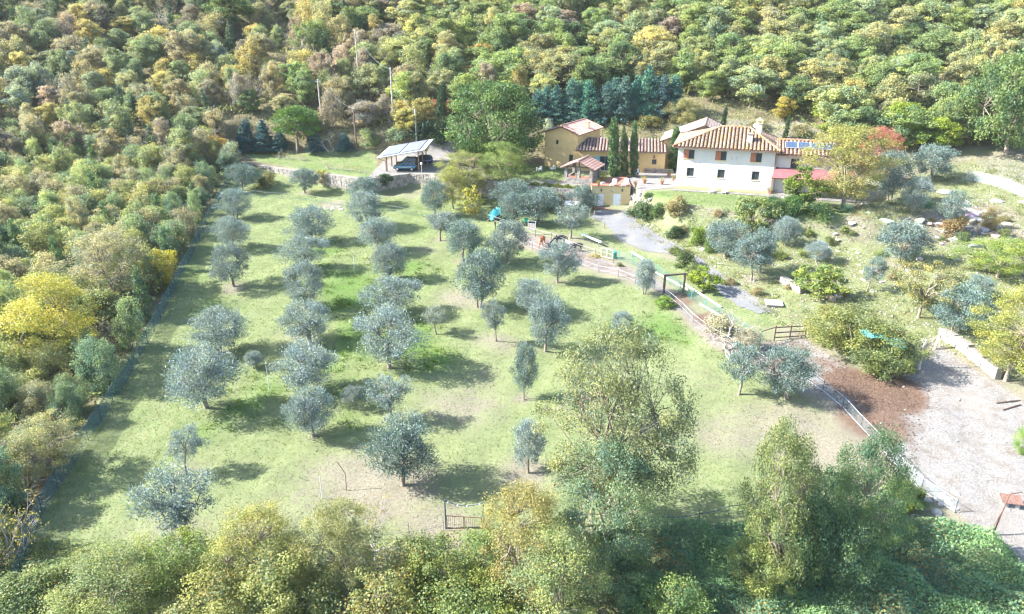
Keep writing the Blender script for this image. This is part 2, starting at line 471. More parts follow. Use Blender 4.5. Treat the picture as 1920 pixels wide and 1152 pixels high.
FXY = sorted(xy([(441, 318), (408, 385), (372, 455), (338, 525), (303, 595), (268, 662), (228, 735), (184, 802), (134, 880), (88, 948), (50, 1058), (20, 1140)]), key=lambda p: p[1])
TRUNKS = [(443, 410), (437, 466), (438, 537), (412, 664), (388, 765), (350, 890), (343, 1016), (572, 362), (585, 452), (577, 505), (573, 577), (583, 645), (570, 738), (588, 818), (690, 427), (710, 476), (732, 527), (737, 592),
          (730, 691), (735, 790), (755, 910), (815, 407), (825, 452), (868, 492), (898, 577), (950, 492), (1045, 530), (1000, 588), (1023, 659), (930, 640), (982, 750), (990, 887), (1070, 447), (1360, 482), (1408, 527), (1685, 494)]
def zone_w(X, Y):
    g = np.zeros(X.shape)
    e = lambda P, r=1.2: 1 - ss(-r, r, poly_sd(X, Y, P))
    mead, slope = e(MEADOW), e(SLOPE, 2.5)
    g = np.maximum(mead, slope * .72)
    xf = np.interp(Y, [p[1] for p in FXY], [p[0] for p in FXY])
    farm = ss(-.3, .5, X - xf) * (1 - ss(132, 137, Y))
    g = np.maximum(g, farm * .55 * (1 - np.maximum.reduce([e(PADDOCK), e(RUN, .8), e(TRACK, 2), slope])))
    for bx, by, r, s in BLOBS:
        c = hit(bx, by)
        g = g * (1 - s * np.exp(-((X - c.x) ** 2 + (Y - c.y) ** 2) / (r * r)))
    for k, (bx, by) in enumerate(TRUNKS):                # worn earth round the trunks
        c = hit(bx, by); g = g * (1 - (.35 + .12 * (k % 4)) * np.exp(-((X - c.x) ** 2 + (Y - c.y - .3) ** 2) / (1.1 + .35 * (k % 3)) ** 2))
    # greener strips on the low banks between the olive rows
    for bx, by, r, s in [(640, 520, 5, .6), (640, 640, 6, .6), (830, 690, 5, .6), (480, 770, 5, .7), (1270, 620, 4, .6), (620, 470, 4, .5), (770, 500, 4, .5), (800, 640, 5, .6), (700, 560, 5, .5), (690, 780, 4, .4)]:
        c = hit(bx, by)
        g = g + .62 * s * np.exp(-((X - c.x) ** 2 + (Y - c.y) ** 2) / (r * r)) * mead
    lawn = np.maximum.reduce([e(LAWN_A, .8), e(LAWN_B, .6), e(LAWN_C, .8)])
    g = np.maximum(g, lawn * 1.15)
    pad, run = e(PADDOCK), e(RUN, .8)
    grav = np.maximum.reduce([pad, run * .75, e(TRACK, 2) * .5])
    dirt = run * .5
    for bx, by, r, s in [(1655, 735, 4.2, 1.0), (1600, 720, 3.5, .8), (1560, 690, 3, .55), (1640, 790, 4, .7), (1490, 655, 2.5, .6), (1340, 600, 3, .7), (1280, 560, 2.5, .6)]:
        c = hit(bx, by)
        dirt = np.maximum(dirt, s * np.exp(-(((X - c.x) ** 2 + (Y - c.y) ** 2) / (r * r)) ** 2))
    for bx, by, r, s in [(1800, 420, 5.5, 1.0), (1850, 400, 4.5, .9), (1740, 425, 3.5, .7), (1880, 440, 4, .9), (1700, 445, 3, .5), (1610, 430, 3, .5)]:      # bare stony outcrop
        c = hit(bx, by); k = s * np.exp(-(((X - c.x) ** 2 + (Y - c.y) ** 2) / (r * r)) ** 2)
        grav = np.maximum(grav, k * .56); g = g * (1 - k * .9)
    g = g * (1 - np.maximum(pad, run * .9))
    dry = np.clip(np.maximum.reduce([mead, slope, lawn, e(BARE, 3), pad, farm]), 0, 1)       # not woodland floor
    return g, dirt, grav, dry

def build_ground():
    ny, nx = GZ.shape
    v = np.stack([_X, _Y, GZ], -1).reshape(-1, 3)
    i = np.arange(ny * nx).reshape(ny, nx)
    q = np.stack([i[:-1, :-1], i[:-1, 1:], i[1:, 1:], i[1:, :-1]], -1).reshape(-1, 4)
    m, nt, N, L, P = newmat('ground')
    za = node(nt, 'ShaderNodeAttribute', attribute_name='zone')
    sep = node(nt, 'ShaderNodeSeparateColor'); L.new(za.outputs['Color'], sep.inputs[0])
    co = node(nt, 'ShaderNodeTexCoord').outputs['Object']
    big = noise(nt, .16, 4, .6, co); mid = noise(nt, .9, 4, .65, co); fine = noise(nt, 5.5, 4, .7, co); tiny = noise(nt, 22, 2, .6, co)
    grass = mixc(nt, maprange(nt, mid, .3, .7), (.112, .16, .05), (.178, .21, .09))
    grass = mixc(nt, maprange(nt, fine, .3, .75), grass, mixc(nt, .6, grass, (.24, .235, .145)))
    dry = mixc(nt, maprange(nt, fine, .3, .7), (.16, .14, .10), (.26, .235, .18))
    litter = mixc(nt, maprange(nt, mid, .3, .7), (.12, .105, .06), (.19, .16, .095))
    gravel = mixc(nt, maprange(nt, fine, .25, .75), (.16, .15, .14), (.30, .285, .27))
    gravel = mixc(nt, maprange(nt, mid, .42, .72), gravel, (.165, .14, .12))
    gravel = mixc(nt, maprange(nt, big, .5, .75), gravel, (.235, .21, .185))
    dirt = mixc(nt, maprange(nt, fine, .3, .7), (.09, .055, .04), (.19, .125, .09))
    jit = math_n(nt, 'ADD', math_n(nt, 'MULTIPLY', math_n(nt, 'SUBTRACT', mid, .5), .8), math_n(nt, 'MULTIPLY', math_n(nt, 'SUBTRACT', fine, .5), 1.25))
    base = mixc(nt, maprange(nt, math_n(nt, 'ADD', za.outputs['Alpha'], math_n(nt, 'MULTIPLY', jit, .6)), .35, .65), litter, dry)
    gw = maprange(nt, math_n(nt, 'ADD', sep.outputs[0], jit), .22, .82)
    c = mixc(nt, gw, base, grass)
    lush = maprange(nt, math_n(nt, 'ADD', sep.outputs[0], math_n(nt, 'MULTIPLY', math_n(nt, 'SUBTRACT', big, .5), 1.2)), 1.0, 1.5)
    c = mixc(nt, lush, c, mixc(nt, maprange(nt, fine, .3, .7), (.075, .145, .03), (.12, .185, .05)))
    c = mixc(nt, maprange(nt, math_n(nt, 'ADD', sep.outputs[2], math_n(nt, 'MULTIPLY', jit, .5)), .35, .65), c, gravel)
    c = mixc(nt, maprange(nt, math_n(nt, 'ADD', sep.outputs[1], math_n(nt, 'MULTIPLY', jit, .5)), .35, .7), c, dirt)
    L.new(c, P.inputs['Base Color'])
    P.inputs['Roughness'].default_value = .95
    P.inputs['Specular IOR Level'].default_value = .1
    h = math_n(nt, 'ADD', math_n(nt, 'MULTIPLY', fine, .6), math_n(nt, 'MULTIPLY', tiny, .4))
    bump(nt, h, 1.0, .14, P)
    me = mesh_np('ground', v, q, m, smooth=True)
    g, d, b, a = zone_w(_X, _Y)
    ca = me.attributes.new('zone', 'FLOAT_COLOR', 'POINT')
    ca.data.foreach_set('color', np.stack([g, d, b, a], -1).astype(np.float32).ravel())
    return tag(link('ground', me), kind='structure')
build_ground()

# the thin autumn haze over the whole valley side
_hz = bpy.data.materials.new('haze'); _hz.use_nodes = True; _hn = _hz.node_tree; _hn.nodes.remove(_hn.nodes['Principled BSDF'])
_hv = _hn.nodes.new('ShaderNodeVolumePrincipled'); _hv.inputs['Color'].default_value = (.86, .93, 1.0, 1); _hv.inputs['Density'].default_value = .00008; _hv.inputs['Anisotropy'].default_value = .0
_hn.links.new(_hv.outputs[0], _hn.nodes['Material Output'].inputs['Volume'])
_lo = float(GZ.min()) - 1.2
tag(MB().box(GX[0] - 2, GX[-1] + 2, GY[0] - 2, GY[-1] + 2, _lo, 84).build('haze', _hz), 'thin pale haze in the air over the hillside', kind='stuff')

def drape(name, poly_px, mat, lift, n=.5, world=None, kind='structure', edge=.25, flatz=None):
    """a sheet laid on the ground inside an outline, with a slightly ragged edge"""
    P = world or xy(poly_px)
    px = np.array(P); x0, y0 = px.min(0) - .5; x1, y1 = px.max(0) + .5
    xs = np.arange(x0, x1, n); ys = np.arange(y0, y1, n)
    X, Y = np.meshgrid(xs, ys)
    sd = poly_sd(X, Y, P)
    ok = sd < n * .75
    V = []; idx = -np.ones(X.shape, int); idx[ok] = np.arange(ok.sum())
    A_ = np.array(P, float); B_ = np.roll(A_, -1, 0)
    for x, y, s_ in zip(X[ok], Y[ok], sd[ok]):
        if s_ > -n * .3:                     # draw the outer ring in to the outline
            E_ = B_ - A_; t = np.clip(((x - A_[:, 0]) * E_[:, 0] + (y - A_[:, 1]) * E_[:, 1]) / ((E_ ** 2).sum(1) + 1e-12), 0, 1)
            Q = A_ + E_ * t[:, None]; k = np.argmin((Q[:, 0] - x) ** 2 + (Q[:, 1] - y) ** 2)
            x, y = Q[k]; w_ = edge * .6 * math.sin(x * 2.1 + y * .9) * math.sin(y * 1.7 - x * .6); x, y = x + w_, y + w_ * .5
        V.append((x, y, (flatz if flatz is not None else zat(x, y)) + lift))
    q = []
    for j in range(len(ys) - 1):
        for i in range(len(xs) - 1):
            k = (idx[j, i], idx[j, i + 1], idx[j + 1, i + 1], idx[j + 1, i])
            if min(k) >= 0: q.append(k)
    return tag(link(name, mesh_np(name, V, q, mat, smooth=True)), kind=kind)

gm, _nt, _N, _L, _P = newmat('driveway_gravel')
_co = node(_nt, 'ShaderNodeTexCoord').outputs['Object']
_f = noise(_nt, 6, 4, .7, _co); _m = noise(_nt, .5, 3, .6, _co)
_c = mixc(_nt, maprange(_nt, _f, .3, .7), (.10, .10, .105), (.175, .175, .18))
_c = mixc(_nt, maprange(_nt, _m, .45, .75), _c, (.17, .16, .13))
_L.new(_c, _P.inputs['Base Color']); _P.inputs['Roughness'].default_value = .9
bump(_nt, _f, .8, .05, _P)
M['driveway'] = gm
drape('driveway', [(1114, 394), (1180, 398), (1196, 418), (1240, 445), (1278, 465), (1320, 490), (1362, 520), (1400, 548), (1450, 585), (1420, 590), (1385, 575), (1355, 555), (1325, 530), (1300, 498),
                   (1262, 480), (1205, 470), (1160, 450), (1140, 425), (1108, 408)], M['driveway'], .05)
drape('courtyard', None, M['paving'], .03, world=xy([(1142, 338), (1175, 322), (1240, 316), (1268, 322), (1268, 352), (1205, 360), (1186, 352), (1186, 345), (1140, 345)]))
drape('garden_path', [(972, 339), (1058, 342), (1140, 346), (1140, 352), (1110, 356), (1050, 348), (975, 345)], M['paving'], .035)
drape('carport_pavement', [(690, 333), (718, 303), (745, 285), (815, 285), (850, 305), (850, 333), (800, 330), (765, 328), (745, 330), (706, 338)], M['paving'], .035)
drape('gravel_yard', [(800, 268), (848, 262), (860, 300), (810, 300)], M['paving'], .045)
drape('house_walk', None, M['paving'], .06, world=[(26.0, 116.6), (41.2, 112.4), (41.0, 111.3), (25.8, 115.6)], n=.3, edge=.05)
# ------------------------------------------------------------------ plants
def unit(a): return a / (np.linalg.norm(a, axis=-1, keepdims=True) + 1e-9)

def leaves(rng, pos, out, ll, lw, up=.25, rand=.8, along=0.0, fold=.15):
    """one quad a leaf or spray: pos centres, out = direction away from the twig"""
    n = len(pos)
    nrm = unit(out * .6 + np.array([0, 0, up]) + rng.normal(size=(n, 3)) * rand)
    d = unit(np.cross(nrm, rng.normal(size=(n, 3))) * (1 - along) + (out + np.array([0, 0, .6])) * along)
    nrm = unit(np.cross(d, np.cross(nrm, d)))
    sd = np.cross(nrm, d)
    l = (ll * rng.uniform(.6, 1.35, n))[:, None]; w = (lw * rng.uniform(.6, 1.35, n))[:, None]
    v = np.stack([pos - d * l * .5, pos + sd * w * .5 + nrm * w * fold, pos + d * l * .5, pos - sd * w * .5 + nrm * w * fold], 1)
    return v

def env(shape, t):
    t = np.clip(t, 0, 1)
    if shape == 'round': return np.sqrt(np.clip(1 - ((t - .42) / .58) ** 2, 0, 1)) * np.where(t < .42, np.sqrt(np.clip(1 - ((.42 - t) / .5) ** 2, 0, 1)), 1)
    if shape == 'vase': return np.where(t < .6, .35 + .65 * np.sin(np.clip(t / .6, 0, 1) * np.pi / 2), np.sqrt(np.clip(1 - ((t - .6) / .41) ** 2, 0, 1)))
    if shape == 'dome': return np.where(t < .22, .55 + .45 * np.sqrt(t / .22), np.sqrt(np.clip(1 - ((t - .22) / .79) ** 2, 0, 1)))
    if shape == 'cone': return np.clip((1 - t) ** .85 * np.minimum(1, .45 + t / .12), 0, 1)
    if shape == 'column': return np.minimum(1, (.4 + t / .15)) * np.clip(1 - t, 0, 1) ** .42 * (1 - .25 * np.clip(.3 - t, 0, 1))
    if shape == 'mound': return np.sqrt(np.clip(1 - t ** 1.8, 0, 1))
    return np.ones_like(t)

def tree_proto(name, seed, W, H, z0, shape, ncl, rcl, nl, ll, lw, leafmat='leaf', barkmat='bark', trunk=.16, stems=1, lean=0.0, along=0.0,
               up=.3, rand=.6, shell=.42, lobes=.28, flat=.75, limbs=5, spare=0.0, droop=0.0):
    rng = np.random.default_rng(seed)
    ph = rng.uniform(0, 6.28, 6)
    cen = []
    for _ in range(ncl * 40):
        if len(cen) >= ncl: break
        t = rng.uniform(.02, .98); a = rng.uniform(0, 2 * np.pi)
        e = env(shape, np.array(t)) * (1 + lobes * (.5 * np.sin(2 * a + ph[0]) + .35 * np.sin(3 * a + ph[1] + 3 * t) + .4 * np.sin(5 * a + ph[2] - 4 * t)))
        r = rng.uniform() ** shell * e * (W / 2 - rcl * .5)
        z = z0 + t * (H - z0 - rcl * .5)
        off = lean * (z / H) ** 1.3
        c = np.array([r * np.cos(a) + off, r * np.sin(a), z - droop * r])
        if all(np.sum((c - o) ** 2) > (rcl * .62) ** 2 for o in cen): cen.append(c)
    cen = np.array(cen)
    k = np.repeat(np.arange(len(cen)), nl // len(cen))
    rc = rcl * rng.uniform(.65, 1.3, len(cen))
    dirs = unit(rng.normal(size=(len(k), 3)))
    rr = rng.uniform(0, 1, len(k)) ** .45; rr = np.where(rng.uniform(size=len(k)) < .14, rr * rng.uniform(1.1, 1.75, len(k)), rr)      # stray shoots
    pos = cen[k] + dirs * (rc[k] * rr)[:, None] * np.array([1, 1, flat])
    axisc = np.array([lean * .5, 0, z0 + (H - z0) * .4])
    out = unit(dirs * .7 + unit(pos - axisc) * .6)
    if spare > 0:
        keep = rng.uniform(size=len(pos)) > spare; pos, out, k = pos[keep], out[keep], k[keep]
    v = leaves(rng, pos, out, ll, lw, up, rand, along)
    cl = rng.uniform(size=len(cen))
    tint = np.clip(cl[k] * .55 + rng.uniform(size=len(k)) * .45, 0, 1)
    q = np.arange(len(pos) * 4).reshape(-1, 4)
    crown = mesh_np(name + '_crown', v, q, M[leafmat], tint)
    # trunk, limbs and twigs reach each clump
    b = MB()
    for s in range(stems):
        a0 = 2 * math.pi * s / stems + ph[3]
        bx, by = (0, 0) if stems == 1 else (.12 * W * .3 * math.cos(a0), .12 * W * .3 * math.sin(a0))
        zf = z0 + (H - z0) * .12
        fx, fy = lean * (zf / H) + bx * 2.2, by * 2.2
        tr = trunk * (1 if stems == 1 else .7)
        b.tube([(bx, by, -.3), (bx + .02, by, .08), (bx * 1.4 + fx * .3 + .04, by * 1.4 + .03, zf * .5), (fx, fy, zf)], [tr * 1.45, tr * 1.1, tr * .85, tr * .7], 7)
        mine = np.arange(len(cen))[np.arange(len(cen)) % stems == s] if stems > 1 else np.arange(len(cen))
        if len(mine) == 0: continue
        nlb = min(limbs, len(mine))
        seeds = mine[rng.choice(len(mine), nlb, replace=False)]
        tips = {int(i): cen[i] * np.array([.62, .62, 1]) + np.array([fx * .3, fy * .3, -(cen[i][2] - zf) * .3]) for i in seeds}
        for i, tp in tips.items():
            mid = np.array([fx, fy, zf]) * .5 + tp * .5 + np.array([0, 0, .06 * H])
            b.tube([(fx, fy, zf - .05), mid, tp], [tr * .55, tr * .4, tr * .24], 5, False)
        for c in cen[mine]:
            i = min(tips, key=lambda j: np.sum((tips[j] - c) ** 2)); tp = tips[i]
            m = (tp + c) / 2 + np.array([0, 0, .05 * H * rng.uniform(-.4, 1)])
            b.tube([tp, m, c], [tr * .24, tr * .15, tr * .05], 4, False)
    return crown, b.mesh(name + '_trunk', M[barkmat], True), W, H

PROTO = {}
def protos(key, n, *a, **k):
    pick = lambda v, i: v[i % len(v)] if isinstance(v, list) else v
    PROTO[key] = [tree_proto(key, 100 * len(PROTO) + 7 * i + 3, *[pick(v, i) for v in a], **{kk: pick(vv, i) for kk, vv in k.items()}) for i in range(n)]

protos('olive', 6, 5.0, 4.6, 1.0, 'round', 62, .68, 12000, .18, .058, leafmat='olive_leaf', trunk=.15, stems=[1, 2, 1, 2, 1, 2], along=.5, up=.1, rand=.75, lobes=[.2, .35, .28, .15, .4, .25], lean=[0, .5, -.3, .2, 0, -.2])
protos('olive_sparse', 2, 4.4, 4.6, 1.7, 'round', 36, .62, 6400, .18, .06, leafmat='olive_leaf', trunk=.13, stems=[1, 1], along=.5, up=.1, rand=.7, lobes=.3, lean=[.2, -.9])
protos('oak', 7, 7.2, 8.0, 1.2, ['round', 'vase', 'round', 'dome', 'round', 'vase', 'cone'], [62, 48, 70, 56, 40, 66, 58], [.95, 1.0, .85, .9, 1.15, .8, .9], 10500, .29, .19, lobes=[.35, .5, .3, .6, .45, .35, .55], trunk=.18, flat=.62)
protos('scrub', 7, 4.8, 4.8, .2, ['round', 'vase', 'mound', 'round', 'vase', 'mound', 'round'], 46, .72, 7600, .20, .125, lobes=[.5, .6, .4, .55, .5, .7, .45], trunk=.09, stems=2, spare=[0, .15, .3, 0, .2, 0, .4], flat=.8)
protos('young_conifer', 2, 3.2, 6.0, .1, 'cone', 46, .5, 3600, .26, .10, leafmat='needle', along=.4, flat=.6, trunk=.08)
protos('forest_edge', 4, 9.0, 11.0, 1.8, 'round', 105, .92, 24000, .155, .105, lobes=[.2, .3, .35, .25], trunk=.2, limbs=8, spare=[0, .1, .25, 0])
protos('broad', 2, 11.5, 14.0, 2.6, 'round', 190, .85, 46000, .15, .10, lobes=[.3, .25], trunk=.26, stems=[3, 1], limbs=8, shell=.5, spare=[.12, .1])
protos('thicket', 5, 5.0, 4.6, .1, 'round', 60, .64, 13000, .13, .09, lobes=[.3, .4, .25, .35, .45], trunk=.07, stems=2, spare=[0, .15, 0, .25, .1], flat=.85)
protos('walnut', 2, 17.0, 13.5, 1.4, 'round', 150, 1.5, 26000, .36, .24, lobes=[.16, .2], trunk=.4, limbs=9, flat=.7)
protos('umbrella_pine', 1, 9.5, 8.2, 3.6, 'dome', 110, .85, 20000, .30, .09, leafmat='needle', trunk=.26, limbs=9, along=.5, flat=.55, lobes=.1)
protos('blue_cedar', 3, 6.6, 10.0, .3, 'cone', 120, .75, 12500, .32, .15, leafmat='needle', trunk=.2, along=.35, flat=.5, lobes=[.16, .22, .28], limbs=9, droop=.12)
protos('cypress', 3, 2.2, 9.6, .15, 'column', 110, .34, 11000, .24, .10, leafmat='needle', trunk=.12, along=.6, flat=1.5, lobes=.12, shell=.3)
protos('fig', 3, 6.0, 5.6, .8, 'round', 44, .75, 2900, .30, .25, trunk=.13, lobes=[.2, .3, .35], spare=[0, .1, .35], flat=.6)
protos('spreading', 1, 9.5, 6.2, 1.6, 'vase', 60, .8, 7000, .22, .12, trunk=.17, lobes=.3, flat=.45, limbs=7)
protos('bush', 4, 2.4, 1.8, 0, 'mound', 26, .42, 3200, .12, .085, trunk=.04, stems=2, lobes=[.15, .25, .2, .3], flat=.9)

def bare_proto(name, seed, H, n, leafn, W=1.0):
    rng = np.random.default_rng(seed); b = MB(); tips = []
    def grow(p, d, l, r, lev):
        if lev == 0: tips.append(p); return
        m = p + d * l * .5 + rng.normal(size=3) * l * .08; e = p + d * l + rng.normal(size=3) * l * .1
        b.tube([p, m, e], [r, r * .8, r * .55], 4 if lev < 3 else 5, False)
        for _ in range(rng.integers(2, 4)):
            grow(e if rng.uniform() < .6 else m, unit(d + rng.normal(size=3) * .5 + np.array([0, 0, .12])), l * rng.uniform(.62, .85), r * .55, lev - 1)
    for _ in range(n):
        a = rng.uniform(0, 6.28)
        grow(np.array([.15 * math.cos(a), .15 * math.sin(a), -.1]), unit(np.array([math.cos(a) * .55 * W, math.sin(a) * .55 * W, 1.0])), H * .34, .05, 5)
    tp = np.array(tips); tp = tp[rng.choice(len(tp), min(leafn, len(tp)), replace=leafn > len(tp))]
    tp = tp + rng.normal(size=tp.shape) * .06
    v = leaves(rng, tp, unit(rng.normal(size=tp.shape)), .13, .08)
    return mesh_np(name + '_crown', v, np.arange(len(tp) * 4).reshape(-1, 4), M['leaf'], rng.uniform(size=len(tp))), b.mesh(name + '_trunk', M['bark_grey']), H * .9, H
PROTO['bare'] = [bare_proto('bare', 5, 4.0, 4, 260), bare_proto('bare', 6, 3.0, 5, 500)]

NTREE = {}
def tree(name, key, var, loc, W, H, color, label, cat, group=None, rz=None, trunkless=False, bark=None):
    """an individual tree or bush: Empty > trunk, crown; shares its meshes with alike ones"""
    cr, tk, w0, h0 = PROTO[key][var % len(PROTO[key])]
    NTREE[name] = NTREE.get(name, 0) + 1
    rz = (NTREE[name] * 2.399 + var) if rz is None else rz
    e = empty(name, (loc[0], loc[1], loc[2] - .04), rz, label, cat, group)
    e.scale = (W / w0, W / w0, H / h0)
    e.rotation_euler[0], e.rotation_euler[1] = .07 * math.sin(NTREE[name] * 1.7), .07 * math.cos(NTREE[name] * 2.3)
    link('crown', cr, e, color=color)
    if not trunkless: link('trunk', tk, e)
    return e

def ptree(name, key, var, base, wpx, hpx, color, label, cat='tree', group=None, rz=None, hk=.93, wk=1.0, loc=None):
    """stand a tree on the ground under a photo pixel, sized from its width and height there"""
    p = loc or hit(*base); dp = depth(p)
    el = math.atan2(CAMZ - p.z, math.hypot(p.x, p.y))
    W = wk * wpx * dp / F
    H = max(.3, hk * (hpx * dp / F - .25 * W * math.sin(el)) / math.cos(el))
    return tree(name, key, var, p, W, H, color, label, cat, group, rz)

SILV, PALE, TEAL, GREY = (.18, .228, .228, .05), (.22, .268, .272, .05), (.098, .15, .135, .08), (.155, .19, .185, .1)
G_OL = 'olive trees in the fenced orchard'
OLIVES = [
 # base px, width, height, colour, kind, label
 (455, 358, 62, 48, TEAL, 'o', 'farthest olive tree of the row beside the left fence'),
 (443, 410, 72, 56, SILV, 'o', 'second farthest olive tree of the row beside the left fence'),
 (437, 466, 74, 60, SILV, 'o', 'olive tree third from the far end of the left fence row'),
 (438, 537, 80, 82, GREY, 'o', 'upright grey olive tree on bare earth near the middle of the left fence row'),
 (412, 664, 112, 84, SILV, 'o', 'broad silver olive just behind the widest one by the left fence'),
 (388, 765, 140, 122, PALE, 'o', 'widest pale silver olive bush of the left fence row, leaves down to the grass'),
 (475, 692, 38, 34, PALE, 'o', 'small silvery olive shrub standing alone right of the widest olive'),
 (350, 890, 72, 84, PALE, 's', 'olive sapling with a trunk leaning hard to the left'),
 (343, 1016, 146, 142, SILV, 's', 'open olive tree with a forked trunk, nearest the front left corner'),
 (572, 362, 56, 44, TEAL, 'o', 'round olive tree just below the dry stone wall'),
 (585, 452, 92, 66, SILV, 'o', 'farthest olive tree of the second row from the left fence'),
 (577, 505, 86, 66, SILV, 'o', 'second farthest olive tree of the second row'),
 (573, 577, 90, 86, GREY, 'o', 'dark grey olive tree third from the far end of the second row'),
 (583, 645, 104, 80, SILV, 'o', 'olive tree with a double trunk, middle of the second row'),
 (570, 738, 120, 100, PALE, 'o', 'pale spreading olive tree second nearest in the second row'),
 (588, 818, 100, 92, SILV, 'o', 'nearest olive tree of the second row, with three thin trunks'),
 (678, 386, 62, 52, TEAL, 'o', 'farthest olive tree of the third row, below the carport wall'),
 (690, 427, 78, 66, SILV, 'o', 'second farthest olive tree of the third row'),
 (710, 476, 78, 66, SILV, 'o', 'third farthest olive tree of the third row'),
 (732, 527, 74, 70, GREY, 'o', 'compact round olive tree in the middle of the third row'),
 (737, 592, 106, 76, SILV, 'o', 'olive tree with upright shoots, behind the largest one of the third row'),
 (730, 691, 128, 116, PALE, 'o', 'largest silver olive of the third row with a low forked trunk'),
 (655, 767, 46, 46, GREY, 's', 'small thin grey olive between the second and third rows'),
 (735, 790, 88, 86, SILV, 's', 'medium olive tree with an open crown behind the big front olive'),
 (755, 910, 136, 128, TEAL, 'o', 'big dark bushy olive tree at the front of the orchard'),
 (815, 407, 58, 66, TEAL, 'o', 'tall dark olive below the yellow leaved tree'),
 (825, 452, 74, 54, GREY, 's', 'open olive tree with a thin bent trunk near the far meadow edge'),
 (868, 492, 84, 76, TEAL, 'o', 'round green olive tree left of the horses'),
 (898, 577, 98, 104, TEAL, 'o', 'dense dark green olive in the middle of the meadow'),
 (950, 492, 80, 80, GREY, 'o', 'olive tree nearest the chestnut horse'),
 (1045, 530, 70, 76, SILV, 'o', 'round headed olive tree in front of the donkeys'),
 (1000, 588, 82, 66, SILV, 'o', 'flat crowned olive tree behind the upright olive of the right meadow'),
 (1023, 659, 88, 108, SILV, 'o', 'tall upright olive tree behind the large half bare tree'),
 (930, 640, 48, 76, GREY, 's', 'thin half bare sapling alone in the meadow'),
 (982, 750, 52, 98, TEAL, 'o', 'narrow dark olive left of the large half bare tree'),
 (818, 627, 54, 52, (.22, .24, .19, .1), 's', 'dull grey olive shrub right of the largest third row olive'),
 (990, 887, 74, 92, PALE, 'o', 'bright silver olive partly behind the large half bare tree'),
 (1208, 552, 50, 64, PALE, 'o', 'small silvery olive at the post frame beside the horse run'),
 (1165, 625, 50, 42, SILV, 'o', 'low olive tree hidden behind the top of the large half bare tree'),
]
for i, (bx, by, w, h, c, k, lab) in enumerate(OLIVES):
    ptree('olive_tree', 'olive' if k == 'o' else 'olive_sparse', i * 5 + i // 3, (bx, by), w, h, c, lab, 'olive tree', G_OL,
          rz=(3.3 if 'leaning' in lab else None), wk=1.02, hk=1.13)
G_OR = 'olive trees on the slope around the house'
for i, (bx, by, w, h, c, k, lab) in enumerate([
 (1070, 447, 70, 62, GREY, 's', 'olive tree with two bare trunks right behind the horses'),
 (958, 395, 78, 60, TEAL, 'o', 'dense olive tree right of the yellow leaved tree'),
 (1010, 420, 86, 64, TEAL, 'o', 'wide olive tree behind the horse feeder frame'),
 (965, 420, 60, 56, TEAL, 'o', 'olive tree beside the turquoise tarpaulin'),
 (1093, 402, 54, 52, TEAL, 'o', 'teal olive tree left of the yellow garage'),
 (1030, 392, 60, 40, (.19, .2, .17, .1), 'o', 'low brownish olive tree behind the white roofed shelter'),
 (1360, 482, 96, 70, TEAL, 'o', 'wide olive tree on the stony bank beside the driveway'),
 (1408, 527, 78, 72, TEAL, 's', 'olive tree with a bent trunk by the driveway'),
 (1425, 512, 74, 78, TEAL, 'o', 'olive tree just behind the bent trunked one by the driveway'),
 (1470, 462, 56, 54, SILV, 'o', 'pale olive tree below the dark bushes of the lawn'),
 (1685, 494, 98, 78, TEAL, 'o', 'wide round olive in the middle of the dry right hand slope'),
 (1625, 547, 48, 62, TEAL, 's', 'small olive tree leaning left above the netted vines'),
 (1780, 432, 58, 72, TEAL, 's', 'feathery olive tree at the bare rocks of the right hand slope'),
 (1710, 402, 54, 68, SILV, 'o', 'light olive tree in front of the grey slab'),
 (1745, 338, 92, 62, TEAL, 'o', 'olive tree behind the grey slab, by the upper fence'),
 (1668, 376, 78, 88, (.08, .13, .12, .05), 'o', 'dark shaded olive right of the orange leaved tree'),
 (1530, 492, 54, 40, PALE, 'o', 'pale young olive on the right hand slope above the fig tree'),
 (1475, 747, 108, 104, TEAL, 'o', 'bushy olive tree in front of the plank gate'),
 (1385, 740, 88, 92, TEAL, 's', 'olive tree with a twisted trunk left of the bushy one by the plank gate'),
 (1785, 628, 100, 92, (.10, .175, .16, .05), 'o', 'dark teal olive left of the large yellow tree on the right'),
 (1830, 560, 60, 44, (.12, .18, .16, .05), 'o', 'teal olive behind the dark teal one on the right'),
]):
    ptree('olive_tree', 'olive' if k == 'o' else 'olive_sparse', i * 5 + 2, (bx, by), w, h, c, lab, 'olive tree', G_OR, wk=1.02, hk=1.13)

# garden trees and named trees
DKG, MIDG, YG, LG = (.055, .10, .035, .05), (.10, .155, .05, .08), (.20, .23, .06, .15), (.19, .25, .075, .1)
ptree('umbrella_pine', 'umbrella_pine', 0, (558, 287), 98, 98, (.11, .19, .045, .02), 'round headed green umbrella pine at the far edge of the upper lawn', 'pine tree')
for i, (bx, by, w, h, lab) in enumerate([(462, 285, 50, 70, 'left of two blue cedars below the wooded hill'), (497, 284, 52, 66, 'right of two blue cedars, left of the umbrella pine'),
                                        (592, 284, 42, 48, 'small blue cedar right of the umbrella pine'), (648, 284, 40, 40, 'low blue cedar below the dark utility pole'), (528, 284, 44, 44, 'low blue cedar in the shade of the umbrella pine')]):
    ptree('blue_cedar', 'blue_cedar', i, (bx, by), w, h, (.06, .135, .155, .03), lab, 'cedar tree', 'blue cedars along the upper lawn')
ptree('walnut_tree', 'walnut', 0, (922, 312), 192, 176, (.10, .16, .06, .05), 'huge dark green rounded tree between the carport and yellow farmhouse')
ptree('garden_tree', 'forest_edge', 0, (940, 348), 100, 92, (.19, .24, .08, .08), 'light green loose tree in front of the huge dark tree')
ptree('garden_tree', 'broad', 1, (872, 372), 112, 100, (.215, .235, .09, .18), 'yellow leaved tree in front of the huge dark tree, left of the light green one')
